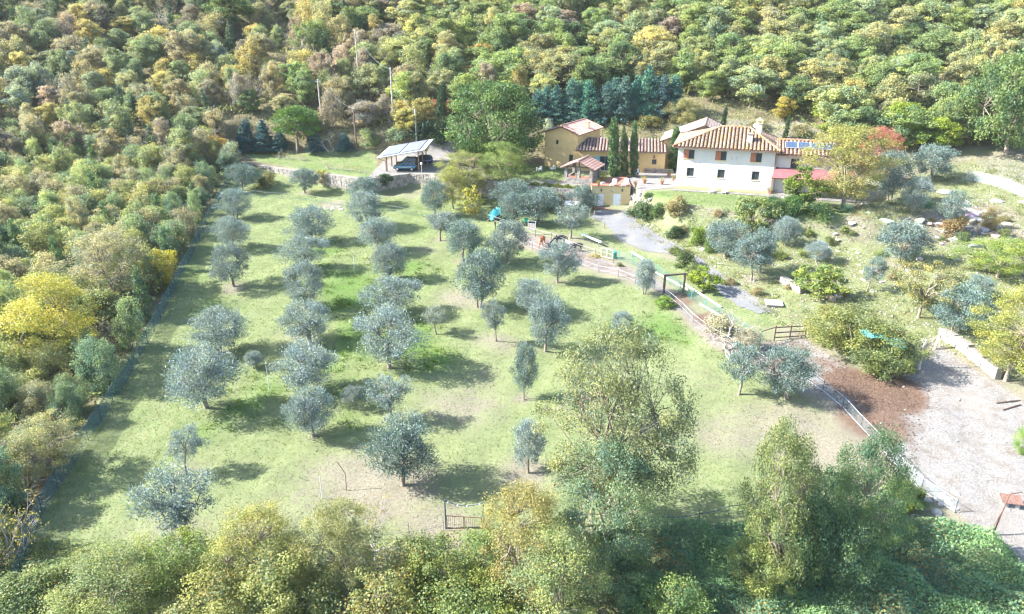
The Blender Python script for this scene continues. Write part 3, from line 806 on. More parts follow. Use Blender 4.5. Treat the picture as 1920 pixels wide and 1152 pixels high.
ptree('persimmon_tree', 'fig', 2, (888, 412), 44, 78, (.28, .28, .07, .35), 'slender yellow leaved tree standing before the olives at the far meadow edge')
ptree('garden_tree', 'forest_edge', 2, (850, 392), 70, 90, (.26, .27, .09, .2), 'pale yellow tree beside the tall dark olive')
ptree('fruit_tree', 'fig', 2, (606, 346), 34, 36, (.28, .27, .08, .4), 'small yellow fruit tree below the dry stone wall')
for i, (bx, by, w, h, lab) in enumerate([
 (825, 272, 24, 122, 'slim dark cypress left of the huge dark tree'), (863, 208, 18, 60, 'cypress tip showing above the huge dark tree'),
 (1152, 332, 24, 118, 'tallest cypress, beside the stone pavilion'), (1171, 330, 15, 100, 'middle cypress of the clump before the yellow farmhouse'), (1189, 331, 17, 108, 'right hand cypress of the clump before the yellow farmhouse'),
 (1263, 322, 22, 90, 'cypress at the left corner of the white farmhouse'), (1355, 240, 11, 42, 'small cypress behind the ridge of the white farmhouse'), (1471, 262, 10, 48, 'small cypress behind the roof with the blue solar panels'),
 (1295, 150, 12, 62, 'lone cypress on the wooded hill above the blue cedars'), (535, 225, 10, 40, 'thin cypress behind the umbrella pine'), (345, 200, 16, 60, 'dark cypress in the wood at the upper left'),
 (1201, 322, 8, 26, 'very small cypress in the courtyard behind the standing person')]):
    ptree('cypress_tree', 'cypress', i, (bx, by), w * 1.1, h, (.085, .15, .065, .02) if 1100 < bx < 1270 else (.05, .09, .045, .02), lab, 'cypress', 'cypresses around the farmhouses')
for i, (bx, by, w, h) in enumerate([(1012, 232, 42, 62), (1042, 233, 44, 70), (1072, 233, 46, 80), (1104, 232, 46, 78), (1134, 230, 44, 74), (1164, 228, 46, 80), (1190, 224, 42, 78), (1212, 222, 50, 94), (1240, 220, 46, 76), (1262, 217, 42, 74),
                                    (1028, 222, 40, 58), (1088, 222, 40, 66), (1150, 219, 42, 70), (1228, 212, 40, 66)]):
    nm = ['first', 'second', 'third', 'fourth', 'fifth', 'sixth', 'seventh', 'eighth', 'ninth', 'tenth'][i] if i < 10 else None
    lab = f'{nm} blue cedar from the left in the front line behind the yellow farmhouse' if nm else 'blue cedar in the line behind, ' + ['above the yellow gable', 'above the fan palm', 'above the cypress clump', 'near the right end of the row'][i - 10]
    ptree('blue_cedar', 'blue_cedar', i, (bx, by), w * 1.3, h * 1.15, (.06 + .01 * (i % 3), .14 + .012 * (i % 4), .145, .03), lab, 'cedar tree', 'row of blue cedars behind the farmhouses')
ptree('fig_tree', 'fig', 0, (1503, 390), 78, 88, (.12, .165, .035, .1), 'green large leaved tree in front of the red canopy')
ptree('cherry_tree', 'forest_edge', 3, (1580, 390), 168, 172, (.25, .25, .10, .3), 'big yellow and orange autumn tree in front of the white farmhouse')
ptree('red_creeper', 'forest_edge', 2, (1645, 345), 84, 118, (.42, .13, .15, .3), 'bright red creeper climbing a tree behind the autumn tree', 'creeper')
ptree('fig_tree', 'fig', 1, (1535, 560), 100, 78, (.21, .26, .075, .08), 'light green fig tree above the netted vines')
ptree('spreading_tree', 'spreading', 0, (1722, 596), 165, 128, (.235, .23, .115, .18), 'wide brownish tree with level branches on the right hand slope')
ptree('yellow_tree', 'forest_edge', 0, (1885, 715), 165, 205, (.28, .285, .09, .2), 'large yellow green tree at the right edge beside the white stone wall')
ptree('acacia_bush', 'forest_edge', 1, (1870, 520), 150, 92, (.24, .30, .08, .05), 'feathery light green bush at the right edge above the yellow tree', 'bush')
ptree('citrus_tree', 'fig', 0, (1318, 548), 58, 58, (.22, .28, .045, .1), 'light green citrus tree on the grass beside the driveway')
ptree('fig_tree', 'fig', 2, (1410, 440), 84, 90, (.16, .20, .085, .05), 'loose tall green shrub at the lawn edge below the white farmhouse')
ptree('vine_thicket', 'thicket', 1, (1605, 668), 150, 116, (.19, .215, .09, .14), 'upper part of the netted vine thicket beside the plank gate', 'vine')
ptree('vine_thicket', 'thicket', 2, (1655, 700), 130, 112, (.15, .185, .08, .14), 'lower part of the netted vine thicket, at the brown dung heap', 'vine')
ptree('vine_thicket', 'thicket', 4, (1545, 640), 100, 84, (.21, .22, .09, .18), 'left end of the netted vine thicket, next to the plank gate', 'vine')
BUSH = [
 (1205, 408, 66, 36, (.075, .125, .065, .03), 'dark green bushes beside the garage stones'), (1236, 405, 34, 28, (.10, .15, .06, .05), 'rounded bush at the end of the garage stones'), (1268, 402, 52, 40, (.24, .21, .13, .3), 'brownish half bare bush on the lawn edge'),
 (1265, 446, 38, 26, (.05, .09, .04, .02), 'dark round bush in the middle of the bank'), (1308, 458, 42, 40, (.15, .21, .04, .03), 'light green rounded bush on the stony bank'), (1333, 472, 28, 30, (.10, .16, .05, .05), 'low bush right of the light green one on the bank'),
 (1447, 408, 62, 44, (.06, .12, .05, .03), 'dark green bush under the loose tall shrub'), (1482, 402, 56, 40, (.08, .15, .055, .03), 'round green bush right of the dark one on the lawn edge'), (1536, 408, 66, 36, (.07, .12, .05, .03), 'low dark bush under the autumn tree'),
 (1283, 498, 48, 36, (.08, .12, .04, .1), 'dark leaved shrub on the driveway bend'), (1300, 520, 44, 30, (.17, .21, .10, .1), 'pale shrub between the driveway bend and the citrus tree'), (1735, 390, 26, 16, (.07, .20, .12, .02), 'small rounded blue green shrub on the dry slope'),
 (1585, 398, 30, 18, (.12, .2, .14, .0), 'low pale green rosette plant under the autumn tree'), (1100, 388, 34, 24, (.07, .12, .06, .03), 'shaded bush at the corner of the yellow garage'), (1345, 405, 20, 16, (.32, .28, .24, .5), 'small grey bush at the lawn edge'),
 (1540, 480, 26, 16, (.2, .25, .06, .1), 'small yellow green shrub on the dry slope'), (1216, 372, 22, 14, (.09, .15, .05, .03), 'small bush on top of the garage stones'), (1160, 500, 18, 10, (.2, .22, .13, .1), 'grey tuft beside the yellow frame'),
 (1245, 575, 46, 26, (.17, .25, .06, .02), 'green weeds at the foot of the post frame'), (1345, 622, 70, 40, (.34, .32, .30, .3), 'grey thorny scrub inside the green net'), (1400, 655, 60, 44, (.36, .34, .33, .3), 'grey thorny scrub left of the plank gate'),
 (1790, 440, 60, 38, (.20, .15, .10, .4), 'dark dry bramble on the rocks of the right hand slope'), (1850, 430, 40, 46, (.22, .19, .12, .4), 'thin dry bush on the rocks near the right edge'), (1915, 850, 40, 60, (.23, .33, .08, .02), 'bright green bush at the right edge of the stony yard'),
 (1690, 690, 60, 60, (.10, .15, .08, .1), 'dark bush under the dead trunk'), (505, 350, 50, 30, (.17, .17, .08, .2), 'low scrub under the dry stone wall'), (1560, 250, 60, 30, (.2, .25, .05, .1), 'bright green bush behind the solar panel roof'),
 (720, 345, 40, 22, (.04, .08, .04, .02), 'dark ivy bush on the carport retaining wall'), (1215, 235, 60, 22, (.2, .2, .1, .2), 'pale bush behind the yellow farmhouse'), (1280, 232, 70, 50, (.27, .26, .14, .2), 'pale round bush behind the right hand yellow house'),
 (1165, 330, 44, 16, (.22, .23, .11, .1), 'low bush between the cypress trunks'), (1500, 255, 50, 24, (.25, .24, .16, .3), 'pale scrub on the rocky bank behind the farmhouse'), (1420, 240, 44, 20, (.3, .29, .22, .3), 'grey scrub on the rocky bank above the chimney'),
 (1085, 228, 30, 26, (.3, .36, .33, .1), 'silvery bush behind the yellow gable'), (1028, 248, 24, 26, (.34, .38, .36, .1), 'silvery bush left of the yellow gable'), (745, 262, 50, 26, (.2, .26, .19, .1), 'pale evergreen bush behind the carport'), (800, 262, 60, 40, (.05, .09, .06, .05), 'dark evergreen bush left of the slim cypress'),
 (690, 272, 44, 34, (.19, .24, .14, .1), 'round pale green bush left of the carport'),
]
for i, (bx, by, w, h, c, lab) in enumerate(BUSH):
    ptree('bush', 'bush' if h < 44 else 'thicket', i, (bx, by), w, h, c, lab, 'bush', 'bushes and shrubs of the farm', hk=1.0)

rs_ = random.Random(77)
for i in range(46):
    bx, by = rs_.uniform(1225, 1900), rs_.uniform(400, 560)
    if by > 400 + (bx - 1225) * .62 + 60 or (bx > 1690 and by > 470) or (1380 < bx < 1600 and by < 425): continue
    w_ = rs_.uniform(12, 34)
    ptree('low_shrub', 'bush', i, (bx, by), w_, w_ * rs_.uniform(.45, .75), (sc_ := rs_.choice([((.16, .19, .09, .15), 'olive green'), ((.21, .20, .12, .3), 'khaki'), ((.12, .165, .085, .05), 'dark green'), ((.19, .23, .09, .1), 'yellow green'), ((.25, .225, .16, .3), 'dry brownish')]))[0],
          f"low {sc_[1]} shrub on the dry slope " + (sl_ := 'just right of the driveway' if bx < 1420 else 'below the autumn tree' if bx < 1640 else 'beside the bare rocks'), 'shrub', f'low {sc_[1]} shrubs {sl_}')

# the trees and thickets nearest the camera, below the orchard
G_FG = 'trees and thickets below the orchard'
ptree('half_bare_tree', 'broad', 0, (1122, 1000), 282, 372, (.20, .22, .135, .12), 'very large thinly leaved tree with three stems in front of the meadow', hk=1.02)
FG = [
 ('forest_edge', 0, (1120, 1075), 200, 250, (.155, .215, .15, .05), 'dark ivy clad tree at the foot of the large thinly leaved tree'),
 ('forest_edge', 1, (975, 1130), 180, 220, (.26, .24, .11, .30), 'orange topped tree right of the iron gate'),
 ('forest_edge', 2, (1050, 1180), 220, 200, (.23, .27, .13, .1), 'pale yellow green tree at the bottom below the orange topped one'),
 ('thicket', 0, (900, 1100), 130, 110, (.21, .26, .10, .06), 'light green bush in front of the iron gate'),
 ('thicket', 1, (800, 1130), 170, 140, (.18, .21, .075, .1), 'olive green thicket left of the iron gate'),
 ('forest_edge', 3, (655, 1120), 150, 190, (.245, .25, .14, .14), 'tan tree around the bare grey shrub'),
 ('forest_edge', 1, (490, 1110), 190, 170, (.28, .275, .11, .2), 'bright yellow tree at the bottom left of centre'),
 ('thicket', 2, (560, 1150), 190, 150, (.21, .235, .11, .12), 'yellow green thicket below the bright yellow tree'),
 ('thicket', 3, (350, 1100), 150, 120, (.20, .25, .085, .08), 'green thicket under the open forked olive'),
 ('forest_edge', 0, (220, 1160), 240, 150, (.20, .235, .10, .14), 'broad yellow green thicket at the lower left'),
 ('thicket', 4, (90, 1150), 190, 110, (.19, .23, .105, .1), 'light green thicket in the lower left corner'),
 ('thicket', 0, (30, 1190), 170, 120, (.17, .21, .10, .1), 'thicket at the very corner of the lower left'),
 ('thicket', 2, (400, 1190), 200, 130, (.22, .235, .10, .2), 'yellowish thicket on the bottom edge left of centre'),
 ('thicket', 1, (720, 1190), 200, 140, (.24, .25, .11, .25), 'brownish thicket on the bottom edge below the bare shrub'),
 ('thicket', 3, (870, 1190), 200, 130, (.20, .24, .085, .1), 'green thicket on the bottom edge below the iron gate'),
 ('forest_edge', 3, (1452, 1110), 158, 312, (.165, .20, .10, .16), 'tall yellow green tree wrapped in creepers, left of two at the lower right'),
 ('forest_edge', 0, (1570, 1085), 150, 285, (.10, .165, .095, .05), 'tall dark green tree wrapped in creepers, right of two at the lower right'),
 ('thicket', 0, (1490, 1105), 130, 180, (.12, .19, .115, .04), 'dark creeper thicket around the trunk of the left creeper wrapped tree'),
 ('thicket', 3, (1570, 1100), 130, 175, (.11, .18, .115, .04), 'dark creeper thicket around the trunk of the right creeper wrapped tree'),
 ('thicket', 1, (1655, 1000), 110, 90, (.14, .21, .10, .05), 'green thicket right of the creeper wrapped trees'),
 ('thicket', 2, (1160, 1110), 150, 130, (.16, .23, .14, .05), 'teal green thicket under the large thinly leaved tree'),
 ('thicket', 4, (1420, 1110), 120, 110, (.24, .28, .12, .15), 'light thicket at the foot of the creeper wrapped trees'),
 ('thicket', 0, (1690, 950), 90, 60, (.14, .19, .06, .05), 'low thicket below the wire fence at the lower right'),
 ('thicket', 1, (1540, 1000), 110, 110, (.13, .20, .12, .04), 'dark thicket between the creeper wrapped trees'),
 ('thicket', 2, (1250, 1180), 160, 110, (.17, .24, .10, .08), 'pale green thicket at the bottom right of centre'),
]
for k, v, base, w, h, c, lab in FG:
    ptree('near_tree' if k == 'forest_edge' else 'thicket', k, v, base, w, h, c, lab, 'tree' if k == 'forest_edge' else 'thicket', G_FG, hk=1.0)
ptree('bare_shrub', 'bare', 0, (690, 1085), 130, 140, (.34, .26, .12, .3), 'leafless grey shrub among yellow thickets at the bottom', 'shrub', hk=1.0)
ptree('bare_shrub', 'bare', 1, (30, 1040), 90, 110, (.3, .28, .1, .2), 'leafless grey shrub by the lower left end of the fence', 'shrub', hk=1.0)
ptree('bare_shrub', 'bare', 1, (620, 284), 60, 40, (.2, .22, .12, .2), 'bare pale branches right of the umbrella pine', 'shrub', hk=1.0)
ptree('bare_shrub', 'bare', 1, (1365, 650), 100, 70, (.3, .3, .2, .2), 'bare thorny shrub inside the green net', 'shrub', hk=1.0)
for i in range(11):
    bx = (520 + 14 * i, 298 + 1.2 * i) if i < 5 else (612 + 15 * (i - 5), 318 + 1.6 * (i - 5))
    ptree('grape_vine', 'bare', i, bx, 19, 17, [(.28, .20, .08, .4), (.24, .22, .08, .3), (.22, .14, .10, .4)][i % 3], 'small staked vine in the rows on the upper lawn left of the carport', 'vine', 'vines on the upper lawn')
# ------------------------------------------------------------------ the wood on the hill and the scrub beyond the left fence
rngw = random.Random(11)
FENCE_PX = [(441, 318), (408, 385), (372, 455), (338, 525), (303, 595), (268, 662), (228, 735), (184, 802), (134, 880), (88, 948), (50, 1058), (20, 1140)]
FENCE = hits(FENCE_PX)
def fence_x(y):
    return float(np.interp(y, [p.y for p in FENCE][::-1], [p.x for p in FENCE][::-1]))
GRN = [((0.262, 0.310, 0.127), 'yellow green'), ((0.285, 0.316, 0.168), 'pale green'), ((0.215, 0.274, 0.127), 'green'), ((0.317, 0.324, 0.168), 'light olive'), ((0.270, 0.310, 0.200), 'greyish green'), ((0.183, 0.238, 0.116), 'deep green'), ((0.325, 0.310, 0.179), 'straw green')]
AUT = [((0.336, 0.287, 0.207), 'tan'), ((0.313, 0.296, 0.198), 'dull gold'), ((0.382, 0.319, 0.154), 'golden'), ((0.290, 0.250, 0.248), 'greyish brown'), ((0.329, 0.256, 0.248), 'rusty pink'), ((0.252, 0.265, 0.177), 'olive'), ((0.397, 0.343, 0.166), 'yellow')]
MIX = [((0.220, 0.258, 0.166), 'grey green'), ((0.189, 0.241, 0.155), 'dark grey green'), ((0.283, 0.281, 0.184), 'khaki'), ((0.290, 0.258, 0.220), 'brownish grey'), ((0.166, 0.218, 0.147), 'dark green'), ((0.260, 0.297, 0.192), 'pale green'), ((0.345, 0.313, 0.239), 'straw coloured'), ((0.244, 0.281, 0.239), 'silvery green')]
NEAR = [((0.345, 0.342, 0.181), 'straw yellow'), ((0.298, 0.317, 0.153), 'yellow green'), ((0.244, 0.285, 0.153), 'olive green'), ((0.197, 0.254, 0.162), 'grey green'), ((0.338, 0.309, 0.216), 'tan'), ((0.158, 0.222, 0.162), 'dark teal green'), ((0.290, 0.270, 0.216), 'brownish grey'), ((0.283, 0.333, 0.181), 'pale green')]
CLEAR = [[(1285, 205), (1520, 212), (1585, 330), (1262, 330)], [(975, 200), (1310, 185), (1310, 350), (975, 350)], [(1790, 283), (1990, 262), (2020, 380), (1800, 350)],
         [(436, 250), (860, 250), (860, 330), (440, 345)], [(800, 215), (1010, 205), (1010, 330), (800, 330)]]
def woods(y):
    yy = y
    return yy
def zone_name(px, py):
    if px < 130: return 'at the left end of the wood' + (', near the top edge' if py < 90 else '')
    if px < 330: return 'in the upper left wood' + (', near the top edge' if py < 80 else ', low down' if py > 170 else ', midway up')
    if px < 560: return 'in the wood above the umbrella pine' + (', near the top edge' if py < 80 else '')
    if px < 760: return 'in the wood above the carport' + (', near the top edge' if py < 70 else ', low on the slope' if py > 150 else '')
    if px < 1000: return 'in the wood above the huge dark tree' + (', near the top edge' if py < 70 else '')
    if px < 1290: return 'in the wood above the blue cedars' + (', near the top edge' if py < 60 else ', just above them' if py > 120 else '')
    if px < 1520: return 'in the wood above the white farmhouse' + (', near the top edge' if py < 70 else ', above the bank' if py > 150 else '')
    if px < 1700: return 'in the wood above the red creeper' + (', near the top edge' if py < 70 else ', low down' if py > 170 else '')
    return 'in the wood at the upper right' + (', near the top edge' if py < 70 else ', low down' if py > 170 else '')
def scrub_zone(px, py):
    v = 'below the wood' if py < 400 else 'beside the upper olives' if py < 560 else 'beside the middle olives' if py < 740 else 'beside the front olives'
    return ('close to the left fence, ' if px > FX(py) - 90 else 'at the left edge of the scrub, ' if px < 110 else 'within the left scrub, ') + v
def FX(py): return float(np.interp(py, [q[1] for q in FENCE_PX], [q[0] for q in FENCE_PX]))
def wood_tree(x, y):
    z = zat(x, y); px, py = proj(x, y, z)
    if px < -230 or px > 2150 or py < -120: return
    for P in CLEAR:
        if float(poly_sd(np.array([px]), np.array([py]), P)[0]) < 0: return
    if float(poly_sd(np.array([x]), np.array([y]), PLAT)[0]) < 2.5: return
    r = rngw.random
    if rngw.random() < (.03 if px > 900 else .09):
        zn = zone_name(px, py)
        tree('bare_tree', 'bare', rngw.randrange(2), (x, y, z), rngw.uniform(4, 6), rngw.uniform(5, 8), (.24, .22, .16, .2), 'leafless grey tree ' + zn, 'tree', 'leafless trees ' + zn, rz=6 * rngw.random()); return
    tcol = ss(560, 1020, px + 1.6 * (120 - py) + 120 * (r() - .5))
    if r() < float(tcol):
        c, cn = rngw.choice(GRN); al = .03 + .08 * r()
        if r() < .07: c, cn = rngw.choice(AUT); al = .2
        W, H = rngw.uniform(6.4, 10.4), rngw.uniform(6.0, 9.6)
        name, key, cat = 'oak_tree', 'oak', 'oak tree'; nn_ = 'leafy tree'
    elif py > 60 and r() < float(ss(380, 560, px)):
        c, cn = rngw.choice(AUT); al = .1 + .25 * r()
        if r() < .35: c, cn = rngw.choice(GRN); al = .1
        W, H = rngw.uniform(4.2, 7.4), rngw.uniform(4.6, 9.0)
        name, key, cat = 'autumn_tree', rngw.choice(['oak', 'oak', 'scrub']), 'tree'; nn_ = 'autumn tree'
    else:
        c, cn = rngw.choice(AUT if r() < .36 and py > 40 else MIX); al = .06 + .2 * r()
        W, H = rngw.uniform(4.4, 8.0), rngw.uniform(4.6, 8.6)
        name, key, cat = 'woodland_tree', rngw.choice(['oak', 'oak', 'scrub']), 'tree'; nn_ = 'tree'
        if r() < .07:
            tree('young_conifer', 'young_conifer', rngw.randrange(2), (x, y, z), 3.4, 7.5, (.09, .13, .075, .02), 'pointed conifer ' + zone_name(px, py), 'conifer', 'conifers in the wood', rz=r() * 6); return
    f = rngw.uniform(.85, 1.15)
    zn = zone_name(px, py); an_ = 'an' if cn[0] in 'aeiou' else 'a'
    tree(name, key, rngw.randrange(7), (x, y, z), W, H, (*[k * f for k in c], al), f'{cn} {nn_} {zn}', cat, f'{cn} trees {zn}', rz=r() * 6.28)

y = 136.0; row = 0
while y < 226:
    sx = 6.0 if y < 170 else 6.5
    x = -136 - (row % 2) * sx / 2
    while x < 132:
        xx, yy2 = x + rngw.uniform(-2, 2), y + rngw.uniform(-1.8, 1.8)
        wood_tree(xx, yy2)
        x += sx * (.82 if x < 10 else 1.02)
    y += 5.1 if y < 175 else 5.7
    row += 1

def scrub_tree(x, y):
    z = zat(x, y); px, py = proj(x, y, z)
    if px < -230: return
    r = rngw.random()
    if r < .10:
        c = (.12, .18, .09); W, H = rngw.uniform(2.4, 3.4), rngw.uniform(4.5, 7.0)
        zn = scrub_zone(px, py)
        tree('young_conifer', 'young_conifer', rngw.randrange(2), (x, y, z), W, H, (*[k * rngw.uniform(.8, 1.15) for k in c], .03), 'pointed young conifer ' + zn, 'conifer', 'young conifers in the left scrub', rz=r * 60)
        return
    if rngw.random() < .05:
        zn = scrub_zone(px, py)
        tree('bare_tree', 'bare', rngw.randrange(2), (x, y, z), rngw.uniform(3, 4.5), rngw.uniform(3.5, 5.5), (.26, .25, .16, .2), 'leafless grey shrub ' + zn, 'tree', 'leafless shrubs ' + zn, rz=6 * rngw.random()); return
    c, cn = rngw.choice(NEAR if py > 330 else NEAR + MIX)
    near = y < 62
    if x > fence_x(y) - 5.5 and rngw.random() < .7: c, cn = NEAR[5] if rngw.random() < .6 else NEAR[3]
    zn = scrub_zone(px, py)
    W, H = rngw.uniform(3.2, 6.0), rngw.uniform(3.2, 6.2)
    if x > fence_x(y) - 4.5: W, H = W * .85, H * 1.0
    f = rngw.uniform(.85, 1.12)
    tree('scrub_tree', 'thicket' if near else 'scrub', rngw.randrange(7), (x, y, z), W, H, (*[k * f for k in c], rngw.choice([.05, .08, .14, .25])), f'{cn} scrubby tree {zn}', 'tree',
         f'{cn} scrub trees {zn}', rz=rngw.random() * 6.28)
y = 34.0; row = 0
while y < 138:
    fx = fence_x(y)
    x = fx - 2.2 - (row % 2) * 1.2
    lim = -.80 * (y * _cp + 31 * _sp) - 6
    while x > lim:
        scrub_tree(x + rngw.uniform(-.9, .9), y + rngw.uniform(-1.2, 1.2))
        x -= 3.7
    y += 3.5; row += 1
# single trees that stand out of the scrub
for i, (k, v, bx, by, w, h, c, lab) in enumerate([
 ('forest_edge', 0, 105, 690, 190, 190, (.40, .36, .09, .2), 'large bright yellow tree in the scrub near the left edge'),
 ('forest_edge', 2, 215, 570, 180, 150, (.28, .26, .18, .15), 'large tan grey tree right of the bright yellow one'),
 ('forest_edge', 2, 105, 890, 150, 130, (.30, .29, .17, .15), 'pale rounded tree overhanging the lower part of the left fence'),
 ('scrub', 0, 400, 312, 70, 60, (.34, .24, .10, .5), 'orange brown tree at the top end of the left fence'),
 ('scrub', 1, 385, 285, 34, 50, (.30, .33, .07, .2), 'yellow green tree beside the orange brown one'),
 ('scrub', 3, 305, 540, 70, 80, (.33, .31, .07, .45), 'yellow bush leaning to the left fence at mid height'),
 ('scrub', 2, 295, 400, 90, 70, (.22, .20, .12, .3), 'round brown tree above the middle of the left fence'),
 ('scrub', 0, 80, 270, 34, 40, (.36, .33, .08, .4), 'small yellow tree in the scrub at the left edge'),
 ('oak', 1, 430, 60, 90, 70, (.16, .20, .08, .05), 'rounded green tree at the top left of the wood'),
 ('oak', 2, 765, 250, 60, 50, (.36, .32, .12, .15), 'yellow tree beside the white utility pole'),
 ('oak', 3, 905, 130, 60, 50, (.34, .26, .11, .3), 'orange round tree in the middle of the wooded hill'),
 ('oak', 4, 845, 105, 26, 28, (.45, .14, .14, .3), 'small crimson tree in the middle of the wooded hill'),
 ('oak', 5, 825, 225, 60, 40, (.36, .13, .12, .4), 'dark red bush behind the slim cypress'),
 ('oak', 0, 1470, 225, 46, 46, (.34, .30, .08, .4), 'yellow tree on the bank behind the white farmhouse'),
 ('oak', 2, 1545, 225, 56, 44, (.27, .32, .06, .1), 'bright green tree on the bank behind the white farmhouse'),
 ('oak', 1, 1690, 270, 90, 80, (.22, .28, .05, .1), 'bright yellow green tree right of the red creeper'),
 ('oak', 4, 1755, 285, 80, 70, (.24, .30, .05, .1), 'bright green tree left of the upper fence post'),
 ('walnut', 1, 1885, 290, 170, 190, (.13, .19, .085, .05), 'largest dark green oak at the right edge above the upper fence'),
]):
    ptree('standout_tree', k, v, (bx, by), w, h, c, lab, 'tree', hk=1.0)

# ------------------------------------------------------------------ ground cover nobody could count
rg = np.random.default_rng(3)
def zats(X, Y):
    i = np.clip(np.searchsorted(GX, X) - 1, 0, len(GX) - 2); j = np.clip(np.searchsorted(GY, Y) - 1, 0, len(GY) - 2)
    u = (X - GX[i]) / (GX[i + 1] - GX[i]); v = (Y - GY[j]) / (GY[j + 1] - GY[j])
    return (GZ[j, i] * (1 - u) + GZ[j, i + 1] * u) * (1 - v) + (GZ[j + 1, i] * (1 - u) + GZ[j + 1, i + 1] * u) * v

def carpet(name, label, X, Y, height, ll, lw, color, group=None, lump=1.0):
    """a lumpy cover of leaves over the ground"""
    L1 = np.clip(.5 + .5 * np.sin(X * .9 / lump + Y * .5 / lump) * np.sin(Y * .8 / lump - X * .4 / lump + 1) + .3 * np.sin(X * 2.3 / lump) * np.sin(Y * 2.1 / lump), 0.05, 1.3)
    Z = zats(X, Y) + height * L1 * rg.uniform(.35, 1, len(X)) ** .6
    pos = np.stack([X, Y, Z], -1)
    v = leaves(rg, pos, unit(rg.normal(size=pos.shape) * .6 + np.array([0, 0, 1])), ll, lw, .5, .7)
    t = np.clip(.5 + .35 * np.sin(X * .7 + 1) * np.sin(Y * .6) + rg.normal(size=len(X)) * .22, 0, 1)
    me = mesh_np(name, v, np.arange(len(X) * 4).reshape(-1, 4), M['leaf'], t)
    return tag(link(name, me, color=color), label, kind='stuff')

def in_poly(n, P, r=0.0):
    P = np.array(P); a, b = P.min(0), P.max(0)
    X = rg.uniform(a[0], b[0], n * 3); Y = rg.uniform(a[1], b[1], n * 3)
    k = poly_sd(X, Y, P) < r
    return X[k][:n], Y[k][:n]
# brambles on the bank at the lower right
BR = xy([(1190, 1010), (1370, 985), (1560, 985), (1690, 985), (1800, 1000), (1905, 1055), (1990, 1170), (1900, 1230), (1180, 1230), (1150, 1120)])
X, Y = in_poly(75000, BR)
carpet('brambles', 'dense dark green brambles covering the bank below the stony yard', X, Y, 1.7, .17, .12, (.165, .275, .17, .14), lump=1.5)
BR2 = xy([(1680, 930), (1735, 935), (1720, 965), (1650, 990), (1630, 960)])
X, Y = in_poly(6000, BR2)
carpet('ivy', 'green ivy at the corner of the stony yard', X, Y, .9, .15, .11, (.12, .18, .06, .04))
UL = xy([(0, 1000), (400, 1060), (760, 1010), (1000, 1010), (1200, 1020), (1200, 1240), (-60, 1240)])
X, Y = in_poly(26000, UL)
carpet('undergrowth', 'mixed undergrowth beneath the near thickets', X, Y, 1.1, .16, .11, (.18, .21, .08, .12))
# undergrowth beneath the scrub and the wood
X = rg.uniform(-110, -25, 90000); Y = rg.uniform(30, 140, 90000)
fxs = np.interp(Y, [p.y for p in FENCE][::-1], [p.x for p in FENCE][::-1])
k = (X < fxs - 1.0) & (X > -.8 * Y - 12)
carpet('undergrowth', 'leafy undergrowth between the scrub trees left of the fence', X[k], Y[k], 1.6, .30, .18, (.20, .24, .125, .08), lump=1.6)
X = rg.uniform(-125, 135, 190000); Y = rg.uniform(134, 222, 190000)
P = np.array([proj(a, b, 12) for a, b in ((0, 0),)])
k = (poly_sd(X, Y, PLAT) > 2)
carpet('undergrowth', 'leafy undergrowth between the trees of the wooded hill', X[k], Y[k], 2.4, .33, .2, (.22, .25, .115, .06), lump=2.2)

def blades(name, label, X, Y, h, w, cols, n=3):
    Z = zats(X, Y); N = len(X)
    vs, ts = [], []
    for _ in range(n):
        a = rg.uniform(0, 6.28, N); d = np.stack([np.cos(a), np.sin(a), np.zeros(N)], -1)
        p = np.stack([X, Y, Z], -1) + rg.normal(size=(N, 3)) * np.array([.07, .07, 0])
        hh = (h * rg.uniform(.5, 1.4, N))[:, None]
        tip = p + np.array([0, 0, 1]) * hh + unit(rg.normal(size=(N, 3)) * np.array([1, 1, .1])) * hh * .7
        vs.append(np.stack([p - d * w, p + d * w, tip], 1))
    v = np.concatenate(vs).reshape(-1, 3)
    t = np.clip(.5 + .3 * np.sin(X * .5 + 2) * np.sin(Y * .6 + 1) + rg.normal(size=N) * .25, 0, 1)
    me = mesh_np(name, v, None, M['leaf'], np.tile(t, n), tris=np.arange(len(v)).reshape(-1, 3))
    return tag(link(name, me, color=cols), label, kind='stuff')
X, Y = in_poly(62000, MEADOW)
sz = np.exp(-((Y - 60) / 60) ** 2)
g, d_, b_, a_ = zone_w(X, Y)
k = rg.uniform(size=len(X)) < np.clip(g, .1, 1.2) * .9
blades('meadow_grass', 'short green grass of the olive meadow', X[k], Y[k], .10, .03, (.14, .17, .075, .15), 2)
X, Y = in_poly(34000, SLOPE)
blades('dry_grass', 'sparse dry grass on the right hand slope', X, Y, .16, .03, (.22, .20, .12, .25), 2)
for P, nm in ((LAWN_A, 'by the carport'), (LAWN_B, 'around the white garden chairs'), (LAWN_C, 'in front of the white farmhouse')):
    X, Y = in_poly(5000, P)
    blades('lawn_grass', 'mown green lawn ' + nm, X, Y, .07, .03, (.12, .17, .045, .05), 2)
# tall weeds and tufts
X, Y = in_poly(1500, MEADOW)
gg = zone_w(X, Y)[0]
k = gg > 1.05
blades('weeds', 'taller green weeds on the low banks of the meadow', np.repeat(X[k], 12) + rg.normal(size=k.sum() * 12) * .35, np.repeat(Y[k], 12) + rg.normal(size=k.sum() * 12) * .35, .28, .045, (.11, .165, .035, .03), 2)
X, Y = in_poly(420, SLOPE)
blades('weeds', 'tufts of weeds on the dry right hand slope', np.repeat(X, 14) + rg.normal(size=len(X) * 14) * .4, np.repeat(Y, 14) + rg.normal(size=len(X) * 14) * .4, .3, .045, (.13, .165, .07, .15), 2)
